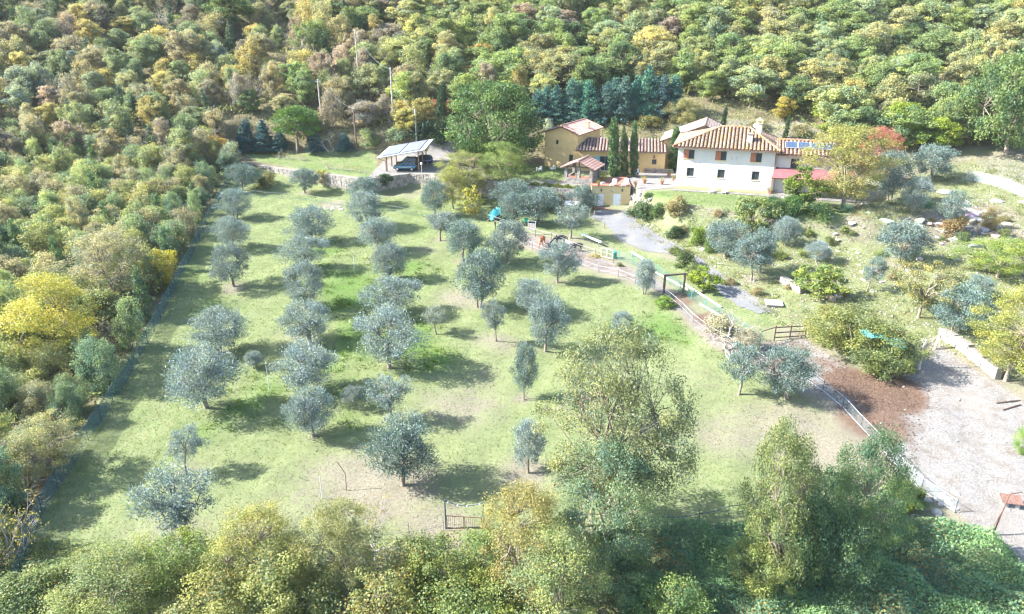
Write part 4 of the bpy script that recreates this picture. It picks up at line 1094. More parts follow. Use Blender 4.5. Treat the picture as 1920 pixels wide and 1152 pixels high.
# loose stones lying on the yard and the dry slope, too many to count
def pebbles(name, label, X, Y, smin, smax, col):
    N = len(X); Z = zats(X, Y)
    s = rg.uniform(smin, smax, N) * rg.uniform(.6, 1.4, N)
    base = np.array([(1, 0, 0), (0, 1, 0), (-1, 0, 0), (0, -1, 0), (0, 0, .7), (0, 0, -.5)])
    f = np.array([(0, 1, 4), (1, 2, 4), (2, 3, 4), (3, 0, 4), (1, 0, 5), (2, 1, 5), (3, 2, 5), (0, 3, 5)])
    a = rg.uniform(0, 6.28, N); c, sn = np.cos(a), np.sin(a)
    v = base[None] * (s[:, None, None] * rg.uniform(.6, 1.3, (N, 6, 3)))
    v = np.stack([v[..., 0] * c[:, None] - v[..., 1] * sn[:, None], v[..., 0] * sn[:, None] + v[..., 1] * c[:, None], v[..., 2]], -1) + np.stack([X, Y, Z], -1)[:, None]
    t = (f[None] + (np.arange(N) * 6)[:, None, None]).reshape(-1, 3)
    return tag(link(name, mesh_np(name, v, None, M['rock'], tris=t), color=col), label, kind='stuff')
X, Y = in_poly(9000, PADDOCK); k = zone_w(X, Y)[1] < .3; X, Y = X[k], Y[k]
pebbles('gravel', 'loose pale stones on the trampled yard', X, Y, .02, .065, (.85, .82, .78, 1))
X, Y = in_poly(5200, SLOPE)
pebbles('gravel', 'small stones scattered over the dry slope', X, Y, .04, .16, (1, .98, .94, 1))
X, Y = in_poly(16000, PADDOCK); k = zone_w(X, Y)[1] > .5 + .4 * rg.uniform(-1, 1, len(X)); X, Y = X[k], Y[k]
pebbles('dung_clods', 'dark brown clods of the dung heap on the yard', X, Y, .03, .09, (.30, .21, .155, 1))
# ------------------------------------------------------------------ houses
rb = random.Random(5)
def wall_front(L, H, ops, t=.28, y=0.0, top=None):
    """front wall in the x,z plane with real openings: ops = (x0,x1,z0,z1)"""
    m = MB()
    xs = sorted({0.0, L, *[o[0] for o in ops], *[o[1] for o in ops]}); zs = sorted({0.0, H, *[o[2] for o in ops], *[o[3] for o in ops]})
    for i in range(len(xs) - 1):
        for j in range(len(zs) - 1):
            cx, cz = (xs[i] + xs[i + 1]) / 2, (zs[j] + zs[j + 1]) / 2
            if any(o[0] < cx < o[1] and o[2] < cz < o[3] for o in ops): continue
            m.add([(xs[i], y, zs[j]), (xs[i + 1], y, zs[j]), (xs[i + 1], y, zs[j + 1]), (xs[i], y, zs[j + 1])], [(0, 1, 2, 3)])
    for x0, x1, z0, z1 in ops:
        a = [(x0, y, z0), (x1, y, z0), (x1, y, z1), (x0, y, z1)]; b = [(p[0], y + t, p[2]) for p in a]
        m.add(a + b, [(0, 4, 5, 1), (1, 5, 6, 2), (2, 6, 7, 3), (3, 7, 4, 0)])
    return m

def window(parent, x0, x1, z0, z1, y, frame='wood_dark', glass='glass', muntins=1, label=None):
    m = MB(); w = .07
    m.box(x0, x1, y, y + .06, z0, z0 + w).box(x0, x1, y, y + .06, z1 - w, z1).box(x0, x0 + w, y, y + .06, z0 + w, z1 - w).box(x1 - w, x1, y, y + .06, z0 + w, z1 - w)
    for k in range(1, muntins + 1):
        xm = x0 + (x1 - x0) * k / (muntins + 1); m.box(xm - .025, xm + .025, y + .003, y + .055, z0 + w, z1 - w)
    o = m.build('window', M[frame], parent)
    if label: o['label'] = label
    MB().box(x0 + w, x1 - w, y + .03, y + .04, z0 + w, z1 - w).build('pane', M[glass], o)
    return o

def tiled(roof, P0, ex, es, L, Sl, a, b, mat='tile', spacing=.56, tilel=.5, tone=(1, 1, 1), r=None):
    """rows of curved tiles laid up a slope; the slope is a trapezium L wide at the eave, from a to b at the top. one object a row"""
    P0, ex, es = Vector(P0), Vector(ex).normalized(), Vector(es).normalized(); n = ex.cross(es).normalized()
    r = r or spacing * .36
    k = int(L / spacing)
    for i in range(k):
        x = (i + .5) * L / k
        top = Sl
        if a > 0 and x < a: top = Sl * x / a
        if b < L and x > b: top = Sl * (L - x) / (L - b)
        if top < .3: continue
        m = MB(); nt = max(1, int(round(top / tilel)))
        for t in range(nt):
            s0, s1 = top * t / nt - .03, top * (t + 1) / nt + .03
            rr0, rr1 = r * 1.06, r * .88
            off = rb.uniform(-.012, .012)
            vs = []
            for s, rr, up in ((s0, rr0, .05), (s1, rr1, .012)):
                for q in range(5):
                    th = math.pi * q / 4
                    vs.append(P0 + ex * (x + off + rr * math.cos(th)) + es * s + n * (up + rr * .9 * math.sin(th)))
            m.add(vs, [(q, q + 1, q + 6, q + 5) for q in range(4)] + [(0, 4, 3, 2, 1)])
        g = rb.uniform(.78, 1.15)
        m.build('tile_row', M[mat], roof, color=(tone[0] * g, tone[1] * g * rb.uniform(.95, 1.03), tone[2] * g * rb.uniform(.9, 1.05), 1))

def slope_slab(m, P, th=.1):
    P = [Vector(p) for p in P]; n = (P[1] - P[0]).cross(P[-1] - P[0]).normalized()
    k = len(P); b = [p - n * th for p in P]
    m.add(P + b, [tuple(range(k)), tuple(range(2 * k - 1, k - 1, -1))] + [(i, i + k, (i + 1) % k + k, (i + 1) % k) for i in range(k)])

def ridge_row(roof, a, b, mat='tile', r=.17):
    a, b = Vector(a), Vector(b); d = (b - a); n = max(1, int(d.length / .55)); m = MB()
    for i in range(n):
        m.tube([a + d * (i / n - .01), a + d * ((i + 1) / n + .01)], [r * 1.08, r * .92], 7)
    m.build('ridge_tiles', M[mat], roof, color=(.95, .86, .78, 1))

# ---- the white farmhouse
L0, L1 = hit_z(1266, 351.5, PLAT_Z), hit_z(1447, 363, PLAT_Z)
rotw = math.atan2(L1.y - L0.y, L1.x - L0.x)
WL = (L1 - L0).length; WH, WD = 6.75, 11.5
hw = empty('white_farmhouse', (L0.x, L0.y, PLAT_Z), rotw, 'long white two storey farmhouse with a hipped tile roof and small windows', 'house')
ops = []
for fx in (.115, .445, .80): ops.append((WL * fx - .85, WL * fx + .85, 4.75, 6.2))
for fx in (.145, .465, .815): ops.append((WL * fx - .55, WL * fx + .55, 1.95, 3.3))
w = wall_front(WL, WH, ops)
w.add([(0, 0, 0), (0, WD, 0), (0, WD, WH), (0, 0, WH), (WL, 0, 0), (WL, WD, 0), (WL, WD, WH), (WL, 0, WH)], [(1, 0, 3, 2), (4, 5, 6, 7), (5, 1, 2, 6)])
w.build('wall', M['white_stucco'], hw)
MB().box(-.04, WL + .04, -.04, -.003, 0, .35).build('plinth', M['cream_stucco'], hw)
for x0, x1, z0, z1 in ops:
    wi = window(hw, x0 + .004, x1 - .004, z0 + .004, z1 - .004, .1 if z0 > 4 else .14)
    MB().box(x0 - .12, x1 + .12, -.07, -.003, z0 - .1, z0 - .01).build('sill', M['cream_stucco'], wi)
    if z0 > 4:
        xm = (x0 + x1) / 2
        sh = MB().box(x0 + .03, xm - .03, -.05, -.01, z0 + .03, z1 - .03)
        for k in range(9): sh.box(x0 + .1, xm - .1, -.075, -.05, z0 + .12 + k * .135, z0 + .2 + k * .135)
        sh.build('shutter', M['shutter'], hw)
ov = .75; EZ = WH + .05; RH = EZ + 2.35; ra, rbx = 6.4, 10.6
roof = MB()
A, B, Cc, D = (-ov, -ov, EZ - .12), (WL + ov * .5, -ov, EZ - .12), (WL + ov * .5, WD + ov, EZ - .12), (-ov, WD + ov, EZ - .12)
E1, E2 = (ra, WD / 2, RH), (rbx, WD / 2, RH)
slope_slab(roof, [A, B, E2, E1]); slope_slab(roof, [B, Cc, E2]); slope_slab(roof, [Cc, D, E1, E2]); slope_slab(roof, [D, A, E1])
rf = roof.build('roof', M['tile_bed'], hw)
es = Vector((0, WD / 2 + ov, RH - EZ + .12))
tiled(rf, A, (1, 0, 0), es, WL + 1.5 * ov, es.length, ra + ov, rbx + ov)
es2 = Vector((rbx - WL - ov * .5, 0, RH - EZ + .12))
tiled(rf, B, (0, 1, 0), es2, WD + 2 * ov, es2.length, WD / 2 + ov, WD / 2 + ov)
es3 = Vector((ra + ov, 0, RH - EZ + .12))
tiled(rf, D, (0, -1, 0), es3, WD + 2 * ov, es3.length, WD / 2 + ov, WD / 2 + ov)
up = Vector((0, 0, .12))
for p, q in ((A, E1), (E1, E2), (B, E2), (Cc, E2)): ridge_row(rf, Vector(p) + up, Vector(q) + up)
MB().bar((-ov, -ov - .06, EZ - .2), (WL + ov * .5, -ov - .06, EZ - .2), .13).build('gutter', M['rust'], hw)
MB().tube([(WL - .12, -.1, EZ - .3), (WL - .12, -.1, .1)], .06, 6).build('downpipe', M['rust'], hw)
# chimneys
cx = WL * .715; cz = EZ + .55
ch = MB().box(cx - .42, cx + .42, 1.2, 2.2, EZ, EZ + 2.0); c1 = ch.build('chimney', M['white_stucco'], rf)
MB().box(cx - .5, cx + .5, 1.1, 2.3, EZ + 2.003, EZ + 2.12).build('chimney_cap', M['tile_plain'], rf, color=(1, .9, .8, 1))
cx = WL * .80
MB().box(cx - .40, cx + .40, 3.9, 4.7, EZ + 1, EZ + 3.35).build('chimney', M['white_stucco'], rf)
cp = MB().box(cx - .5, cx + .5, 3.8, 4.8, EZ + 3.353, EZ + 3.45)
for sx, sy in ((-.4, 3.9), (.4, 3.9), (-.4, 4.7), (.4, 4.7)): cp.box(cx + sx - .1, cx + sx + .1, sy - .1, sy + .1, EZ + 3.45, EZ + 3.75)
cp.box(cx - .52, cx + .52, 3.78, 4.82, EZ + 3.75, EZ + 3.85).prism([(cx - .5, EZ + 3.853), (cx + .5, EZ + 3.853), (cx, EZ + 4.2)], 3.8, 4.8)
cp.build('chimney_cap', M['orange_wood'], rf)
cx = WL * .775
ds = MB(); ds.tube([(cx, 3.4, EZ + 1.2), (cx, 3.4, EZ + 4.0)], .03, 5); ds.bar((cx - .4, 3.4, EZ + 3.9), (cx + .4, 3.4, EZ + 3.9), .03)
an = ds.build('antenna', M['grey_metal'], rf)
dd = MB()
dd.lathe([(.02, 0), (.22, .03), (.38, .10), (.42, .14)], 12, (0, 0, 0)); dish = dd.build('satellite_dish', M['white_paint'], rf, (cx - .1, 3.2, EZ + 3.1)); dish.rotation_euler = (R(70), 0, R(-20))

# annex at the right end, with the blue panels
AX0, AX1, AH = WL + .02, WL + 8.2, 6.1
an_ops = [(AX0 + 2.2, AX0 + 3.4, 3.9, 5.5)]
an = empty('house_annex', (L0.x, L0.y, PLAT_Z), rotw, 'white wing with blue solar panels on its roof, right of the white farmhouse', 'house')
w = wall_front(AX1 - AX0, AH, [(o[0] - AX0, o[1] - AX0, o[2], o[3]) for o in an_ops], y=.6)
w.v = [(p[0] + AX0, p[1], p[2]) for p in w.v]
w.add([(AX1, .6, 0), (AX1, 8, 0), (AX1, 8, AH), (AX1, .6, AH), (AX0, 8, 0), (AX0, 8, AH)], [(0, 1, 2, 3), (1, 4, 5, 2)])
w.build('wall', M['white_stucco'], an)
for x0, x1, z0, z1 in an_ops: window(an, x0 + .004, x1 - .004, z0 + .004, z1 - .004, .72)
rm = MB(); P = [(AX0 + .03, -.1, AH + .1), (AX1 + .5, -.1, AH + .1), (AX1 + .5, 4.3, AH + 1.6), (AX0 + .03, 4.3, AH + 1.6)]
slope_slab(rm, P); slope_slab(rm, [P[3], P[2], (AX1 + .5, 8.5, AH + .1), (AX0 + .03, 8.5, AH + .1)])
ar = rm.build('roof', M['tile_bed'], an)
e4 = Vector((0, 4.4, 1.5))
tiled(ar, P[0], (1, 0, 0), e4, AX1 - AX0 + .47, e4.length, 0, 99, 'tile_plain', tone=(1.05, .82, .72))
ridge_row(ar, Vector(P[3]) + up, Vector(P[2]) + up); ridge_row(ar, Vector(P[0]) + up, Vector(P[3]) + up)
MB().bar((AX0, -.2, AH - .05), (AX1 + .5, -.2, AH - .05), .13).build('gutter', M['rust'], an)
e4n = e4.normalized(); nn = Vector((1, 0, 0)).cross(e4n)
for k in range(4):
    x0 = AX0 + 1.15 + k * 1.85; q = Vector((0, -.1, AH + .1))
    c = [q + Vector((x, 0, 0)) + e4n * s for x, s in ((x0, 1.6), (x0 + 1.75, 1.6), (x0 + 1.75, 3.6), (x0, 3.6))]
    m = MB(); slope_slab(m, [p + nn * .34 for p in c], .07)
    sp = m.build('solar_panel', M['pale_metal'], ar)
    m = MB(); cc = [q + Vector((x, 0, 0)) + e4n * s + nn * .345 for x, s in ((x0 + .05, 1.65), (x0 + 1.7, 1.65), (x0 + 1.7, 3.55), (x0 + .05, 3.55))]
    m.add(cc, [(0, 1, 2, 3)]); m.build('solar_cells', M['solar'], sp)
# red canopy on posts
pg = empty('red_canopy', (L0.x, L0.y, PLAT_Z), rotw, 'sloping dark red canopy on thin posts against the white wing', 'canopy')
m = MB(); slope_slab(m, [(WL - .5, -2.6, 3.0), (AX1 + 3.5, -2.6, 3.0), (AX1 + 3.5, .5, 4.05), (WL + .15, .5, 4.05)], .08); m.build('canopy_sheet', M['red_canopy'], pg)
for x in (WL - .35, WL + 3.2, WL + 6.6, AX1 + 3.3):
    MB().box(x - .07, x + .07, -2.5, -2.36, 0, 2.90).build('post', M['wood'], pg)
MB().box(WL - .45, AX1 + 3.45, -2.52, -2.34, 2.80, 2.895).build('beam', M['wood'], pg)
MB().box(WL - .7, AX1 + 3.8, -3.0, .58, 0, .12).build('floor_slab', M['paving'], pg)

# ---- the yellow farmhouse behind, three volumes each a house of its own
GP0 = hit_z(1021, 312, PLAT_Z); GP1 = hit_z(1083, 318, PLAT_Z)
rotg = R(-29); GL, GH, GD = 6.6, 6.3, 10.0
hg = empty('yellow_gable_house', (GP0.x, GP0.y, PLAT_Z), rotg, 'tall yellow house end with a pink tiled gable roof, left of the long low wing', 'house')
gops = [(2.2, 2.75, 4.2, 5.0), (4.9, 5.7, 1.0, 2.6)]
w = wall_front(GL, GH, gops); gx = GL * .52; GZt = GH + 1.15
w.add([(0, 0, GH), (GL, 0, GH), (gx, 0, GZt), (0, GD, 0), (0, 0, 0), (GL, 0, 0), (GL, GD, 0), (GL, GD, GH), (0, GD, GH), (gx, GD, GZt)], [(0, 1, 2), (3, 4, 0, 8), (5, 6, 7, 1), (6, 3, 8, 9, 7)])
w.build('wall', M['yellow_stucco'], hg)
for x0, x1, z0, z1 in gops: window(hg, x0 + .004, x1 - .004, z0 + .004, z1 - .004, .15, muntins=0 if z0 > 3 else 1)
rm = MB(); o = .5
sl = (GZt - GH) / gx; sr = (GZt - GH) / (GL - gx)
slope_slab(rm, [(gx, -o, GZt + .12), (gx, GD + o, GZt + .12), (-o, GD + o, GH + .12 - sl * o), (-o, -o, GH + .12 - sl * o)])
slope_slab(rm, [(gx, GD + o, GZt + .12), (gx, -o, GZt + .12), (GL + o, -o, GH + .12 - sr * o), (GL + o, GD + o, GH + .12 - sr * o)])
gr = rm.build('roof', M['tile_bed'], hg)
e5 = Vector((gx - GL - o, 0, GZt - GH + sr * o)); tiled(gr, (GL + o, -o, GH + .12 - sr * o), (0, 1, 0), e5, GD + 2 * o, e5.length, 0, 99, 'pink_tile', .36, tone=(1.12, 1.0, .98))
e6 = Vector((gx + o, 0, GZt - GH + sl * o)); tiled(gr, (-o, GD + o, GH + .12 - sl * o), (0, -1, 0), e6, GD + 2 * o, e6.length, 0, 99, 'pink_tile', .36, tone=(1.05, .92, .88))
ridge_row(gr, (gx, -o, GZt + .2), (gx, GD + o, GZt + .2), 'pink_tile')
MB().box(GL - .9, GL - .35, 5.2, 5.8, GH - .2, GH + 1.35).build('chimney', M['cream_stucco'], gr)
MB().box(GL - .98, GL - .27, 5.12, 5.88, GH + 1.353, GH + 1.5).build('chimney_cap', M['tile_plain'], gr, color=(1, .9, .8, 1))
mv = MB()
for s in (0, 1):
    x1 = -o if s == 0 else GL + o; z1 = GH - .0 - (sl if s == 0 else sr) * o
    mv.bar((gx, -o + .05, GZt), (x1, -o + .05, z1), .08, .16)
mv.build('verge_board', M['wood_dark'], hg)

W0 = hit_z(1083, 322, PLAT_Z); W0 = Vector((11.7, 131.6, PLAT_Z)); W1 = Vector((27.0, 129.2, PLAT_Z))
rotl = math.atan2(W1.y - W0.y, W1.x - W0.x); LL = (W1 - W0).length; LH, LD = 3.75, 5.0
hl = empty('yellow_low_wing', W0, rotl, 'long low yellow wing with a striped tile roof behind the cypress clump', 'house')
lops = [(1.9, 3.2, 1.3, 2.5), (4.0, 5.9, .1, 2.7), (13.2, 14.0, 1.5, 2.4)]
w = wall_front(LL, LH, lops)
w.add([(0, 0, 0), (0, LD, 0), (0, LD, LH + 1), (0, 0, LH), (LL, 0, 0), (LL, LD, 0), (LL, LD, LH + 1), (LL, 0, LH)], [(1, 0, 3, 2), (4, 5, 6, 7), (5, 1, 2, 6)])
w.build('wall', M['yellow_stucco'], hl)
m = MB()
for k in range(6): m.box(1.93 + k * .21, 2.03 + k * .21, .1, .2, 1.32, 2.48)
for k in range(5): m.box(1.93, 3.17, .12, .18, 1.4 + k * .22, 1.47 + k * .22)
m.build('brick_lattice', M['terracotta'], hl)
window(hl, 4.004, 5.896, .104, 2.696, .15, 'blue_shutter')
for x0 in (3.1, 5.94): 
    sh = MB().box(x0, x0 + .86, -.06, -.01, .12, 2.68)
    for k in range(14): sh.box(x0 + .08, x0 + .78, -.085, -.06, .25 + k * .17, .34 + k * .17)
    sh.build('shutter', M['blue_shutter'], hl)
window(hl, 13.204, 13.996, 1.504, 2.396, .12)
MB().box(13.35, 13.75, -.12, -.003, 2.6, 2.75).lathe([(.1, 0), (.12, .2), (.05, .45)], 8, (13.55, -.1, 2.75)).build('wall_niche_lamp', M['wood_dark'], hl)
rm = MB(); P = [(-.3, -.6, LH - .05), (LL + .2, -.6, LH - .05), (LL + .2, LD + .2, LH + 1.35), (-.3, LD + .2, LH + 1.35)]
slope_slab(rm, P); lr = rm.build('roof', M['tile_bed'], hl)
e7 = Vector((0, LD + .8, 1.4)); tiled(lr, P[0], (1, 0, 0), e7, LL + .5, e7.length, 0, 99, 'tile_plain', tone=(.85, .8, .8))
MB().bar((-.3, -.68, LH - .12), (LL + .2, -.68, LH - .12), .12).build('gutter', M['wood_dark'], hl)
m = MB()
for k in range(9):
    for j in range(3): m.box(11.9 + k * .56 + (j % 2) * .2, 12.42 + k * .56 + (j % 2) * .2, -.34 - rb.uniform(0, .06), -.02, j * .27, j * .27 + .25)
o_ = m.build('stone_bench', M['stone'], hl, color=(.45, .42, .45, 1))

RG0 = Vector((27.1, 132.2, PLAT_Z))
hr = empty('yellow_right_house', RG0, R(-16), 'yellow gabled house half hidden behind the white farmhouse, right of the low wing', 'house')
RL, RHh, RD = 13.0, 5.3, 9.0; rx = 6.9; rz = 8.1
w = wall_front(RL, RHh, [(8.6, 9.6, 1.2, 2.8)])
w.add([(0, 0, RHh), (RL, 0, RHh), (rx, 0, rz), (0, RD, 0), (0, 0, 0), (RL, 0, 0), (RL, RD, 0), (RL, RD, RHh), (0, RD, RHh), (rx, RD, rz)], [(0, 1, 2), (3, 4, 0, 8), (5, 6, 7, 1), (6, 3, 8, 9, 7)])
w.build('wall', M['yellow_stucco'], hr); window(hr, 8.604, 9.596, 1.204, 2.796, .15)
rm = MB(); sl = (rz - RHh) / rx; sr = (rz - RHh) / (RL - rx)
slope_slab(rm, [(rx, -o, rz + .12), (rx, RD + o, rz + .12), (-o, RD + o, RHh + .12 - sl * o), (-o, -o, RHh + .12 - sl * o)])
slope_slab(rm, [(rx, RD + o, rz + .12), (rx, -o, rz + .12), (RL + o, -o, RHh + .12 - sr * o), (RL + o, RD + o, RHh + .12 - sr * o)])
rr = rm.build('roof', M['tile_bed'], hr)
e8 = Vector((rx - RL - o, 0, rz - RHh + sr * o)); tiled(rr, (RL + o, -o, RHh + .12 - sr * o), (0, 1, 0), e8, RD + 2 * o, e8.length, 0, 99, 'tile_plain', .5)
e9 = Vector((rx + o, 0, rz - RHh + sl * o)); tiled(rr, (-o, RD + o, RHh + .12 - sl * o), (0, -1, 0), e9, RD + 2 * o, e9.length, 0, 99, 'tile_plain', .5)
ridge_row(rr, (rx, -o, rz + .2), (rx, RD + o, rz + .2), 'tile_plain')
mv = MB(); mv.bar((rx, -o + .05, rz), (-o, -o + .05, RHh - sl * o), .08, .16).bar((rx, -o + .05, rz), (RL + o, -o + .05, RHh - sr * o), .08, .16); mv.build('verge_board', M['wood_dark'], hr)

# ---- stone pavilion with a gabled tile roof
PV0, PV1 = hit_z(1058, 343, PLAT_Z), hit_z(1108, 345, PLAT_Z)
rotp = R(-24); PW, PD, PH = 4.9, 4.4, 2.75
pv = empty('stone_pavilion', (PV0.x, PV0.y, PLAT_Z), rotp, 'open stone pavilion with rubble pillars, a low wall and a gabled tile roof', 'pavilion')
def stones(m, p0, ex, L, z0, z1, d, sz=.34):
    """rubble facing: uneven stones, each its own block"""
    ex = Vector(ex).normalized(); n = Vector((ex.y, -ex.x, 0)); z = z0
    while z < z1 - .05:
        h = min(rb.uniform(.6, .9) * sz, z1 - z); x = -rb.uniform(0, .1)
        while x < L - .05:
            wd = min(rb.uniform(.7, 1.6) * sz, L - x); pr = rb.uniform(.3, 1) * d
            a = Vector(p0) + ex * max(0, x)
            c = [a + n * -.02, a + ex * wd * .95 - n * .02]
            vs = []
            for q, s in ((c[0], 1), (c[1], -1)):
                for zz in (z + .02, z + h - .02):
                    vs += [Vector((q.x, q.y, zz)), Vector((q.x, q.y, zz)) + n * pr + ex * (.03 * s) + Vector((0, 0, rb.uniform(-.02, .02)))]
            m.add(vs, [(1, 5, 7, 3), (0, 1, 3, 2), (4, 6, 7, 5), (2, 3, 7, 6), (0, 4, 5, 1)])
            x += wd
        z += h
lw = MB()
lw.box(0, PW, 0, .3, -.3, 1.0).box(PW - .3, PW, .303, PD, -.3, 1.0).box(0, .3, .303, PD, -.3, 1.0)
lwp = lw.build('low_wall', M['mortar'], pv)
m = MB(); stones(m, (0, 0, 0), (1, 0, 0), PW, -.2, 1.0, .07); stones(m, (PW, 0, 0), (0, 1, 0), PD, -.2, 1.0, .07); stones(m, (0, PD, 0), (0, -1, 0), PD, -.2, 1.0, .07)
tag(m.build('wall_stones', M['stone'], lwp, color=(.8, .78, .78, 1)), kind='stuff')
for x, y in ((0, 0), (PW / 2 - .25, 0), (PW - .5, 0), (PW - .5, PD - .5), (0, PD - .5), (PW - .5, PD / 2 - .25)):
    pl = MB().box(x + .02, x + .48, y + .02, y + .48, 1.003, PH).build('pillar', M['mortar'], pv)
    m = MB(); stones(m, (x, y + .02, 0), (1, 0, 0), .5, 1.003, PH, .05, .26); stones(m, (x + .48, y, 0), (0, 1, 0), .5, 1.003, PH, .05, .26); stones(m, (x + .02, y + .5, 0), (0, -1, 0), .5, 1.003, PH, .05, .26)
    tag(m.build('pillar_stones', M['stone'], pl, color=(.8, .78, .78, 1)), kind='stuff')
for k in range(2): MB().box(.7 + k * 2.2, 2.1 + k * 2.2, .05, .3, 1.003, 1.28).build('planter', M['terracotta'], pv)
rm = MB(); o = .55; px_ = PW / 2; pz = PH + 1.05; s_ = 1.0 / px_
slope_slab(rm, [(px_, -o, pz), (px_, PD + o, pz), (-o, PD + o, PH - s_ * o + .05), (-o, -o, PH - s_ * o + .05)])
slope_slab(rm, [(px_, PD + o, pz), (px_, -o, pz), (PW + o, -o, PH - s_ * o + .05), (PW + o, PD + o, PH - s_ * o + .05)])
pr_ = rm.build('roof', M['tile_bed'], pv)
for sgn in (1, -1):
    e_ = Vector(((px_ - PW - o) if sgn > 0 else px_ + o, 0, pz - PH + s_ * o - .05))
    tiled(pr_, ((PW + o) if sgn > 0 else -o, -o if sgn > 0 else PD + o, PH - s_ * o + .05), (0, sgn, 0), e_, PD + 2 * o, e_.length, 0, 99, 'pink_tile', .38, tone=(.62, .58, .6))
ridge_row(pr_, (px_, -o, pz + .08), (px_, PD + o, pz + .08), 'pink_tile')
MB().bar((0, .25, PH + .02), (PW, .25, PH + .02), .16).bar((px_, .25, PH), (px_, .25, pz - .15), .14).build('beam', M['wood_dark'], pv)
MB().box(.301, PW - .301, .301, PD, -.1, .06).build('floor_slab', M['terracotta'], pv)

# ---- yellow garage built into the bank, its roof a terracotta terrace
GA0 = Vector((13.0, 118.0, 0)); GA1 = Vector((19.3, 117.7, 0)); gz = zat(16, 116.2)
rota = math.atan2(GA1.y - GA0.y, GA1.x - GA0.x); GLn = (GA1 - GA0).length; GHt = PLAT_Z - gz + .25
ga = empty('garage', (GA0.x, GA0.y, gz), rota, 'cream yellow garage with two pale doors and a terracotta roof terrace', 'garage')
dops = [(1.05, 2.05, 0, 2.15), (3.55, 4.85, 0, 2.15)]
w = wall_front(GLn, GHt, dops, .2); w.add([(0, 0, -.3), (0, 7, -.3), (0, 7, GHt), (0, 0, GHt), (GLn, 0, -.3), (GLn, 7, -.3), (GLn, 7, GHt), (GLn, 0, GHt), (0, 0, 0), (GLn, 0, 0)], [(1, 0, 3, 2), (4, 5, 6, 7)])
w.build('wall', M['cream_stucco'], ga)
for x0, x1, z0, z1 in dops:
    d = MB().box(x0 + .004, x1 - .004, .1, .16, z0, z1 - .004)
    for k in range(4): d.box(x0 + .08, x1 - .08, .08, .1, z0 + .12 + k * .5, z0 + .5 + k * .5)
    d = d.build('door', M['white_paint'], ga); MB().box(x1 - .2, x1 - .13, .05, .08, 1.0, 1.12).build('handle', M['dark_metal'], d)
MB().box(-.06, GLn + .06, -.07, -.002, GHt - .22, GHt - .12).build('string_course', M['cream_stucco'], ga)
MB().box(-.1, GLn + .1, -.1, 6.8, GHt + .002, GHt + .07).build('roof_terrace', M['terracotta'], ga)
for x in (1.6, 5.0): MB().box(x - .12, x + .12, -.16, -.003, 2.55, 2.85).prism([(x - .16, 2.853), (x + .16, 2.853), (x, 3.0)], -.18, -.003).build('wall_lamp', M['dark_metal'], ga)
MB().bar((3.0, -.03, 2.75), (3.6, -.03, 2.4), .05, .16).build('sign_board', M['wood_grey'], ga)
MB().box(.2, 6.0, -1.6, -.05, -.15, .04).build('door_step', M['terracotta'], ga)

# ---- dry stone walls
def stone_wall(label, pts, zt, zb, d=.14, sz=.42, col=(1, .98, .95), cap=True, back=.6):
    c = pts[len(pts) // 2]
    e = empty('stone_wall', (c[0], c[1], zb(c[0], c[1])), 0, label, 'stone wall')
    oc = Vector(e.location); core = MB(); st = MB()
    for a, b in zip(pts[:-1], pts[1:]):
        a, b = Vector((*a, 0)), Vector((*b, 0)); L = (b - a).length; ex = (b - a).normalized(); n = Vector((ex.y, -ex.x, 0))
        seg = max(1, int(L / 1.2))
        for k in range(seg):
            p, q = a + ex * L * k / seg, a + ex * L * (k + 1) / seg
            z0 = min(zb(p.x + n.x, p.y + n.y), zb(q.x + n.x, q.y + n.y)) - .2; z1 = zt((p.x + q.x) / 2, (p.y + q.y) / 2)
            if z1 - z0 < .25: continue
            A = [p, q, q - n * back, p - n * back]
            core.add([Vector((v.x, v.y, z)) - oc for z in (z0, z1) for v in A], [(3, 2, 1, 0), (4, 5, 6, 7), (0, 1, 5, 4), (1, 2, 6, 5), (2, 3, 7, 6), (3, 0, 4, 7)])
            stones(st, (p.x - oc.x, p.y - oc.y, 0), ex, (q - p).length, z0 - oc.z, z1 + .03 - oc.z, d, sz)
    core.build('wall_core', M['mortar'], e)
    tag(st.build('wall_stones', M['stone'], e, color=(*col, 1)), kind='stuff')
    return e
zt_plat = lambda x, y: PLAT_Z + .12
def shift(P, d):                     # stand the wall just outside the terrace edge
    out = []
    for i, p in enumerate(P):
        a = Vector(P[max(0, i - 1)]); b = Vector(P[min(len(P) - 1, i + 1)]); t = (b - a).normalized(); out.append((p[0] + t.y * d, p[1] - t.x * d))
    return out
stone_wall('long dry stone wall holding up the lawn left of the carport', shift(PLAT[0:3], .75), zt_plat, zat)
stone_wall('pale rubble retaining wall below the carport', shift(PLAT[2:7], .75), zt_plat, zat, col=(1.15, 1.1, 1.05))
stone_wall('low stone wall below the hedge left of the garage', shift([PLAT[6], PLAT[7]], .75), lambda x, y: PLAT_Z - .3, zat)
yw = hits([(1758, 632), (1785, 648), (1812, 668), (1838, 690), (1865, 712)])
stone_wall('white plastered stone wall between the yard and the large yellow tree', [(p.x, p.y) for p in yw], lambda x, y: zat(x, y) + 1.1, zat, .12, .5, (1.15, 1.12, 1.06))
cw = hits([(1462, 530), (1480, 540), (1500, 552)])
stone_wall('short pale stone wall beside the light green fig tree', [(p.x, p.y) for p in cw], lambda x, y: zat(x, y) + .8, zat, .12, .4, (1.1, 1.08, 1.02))

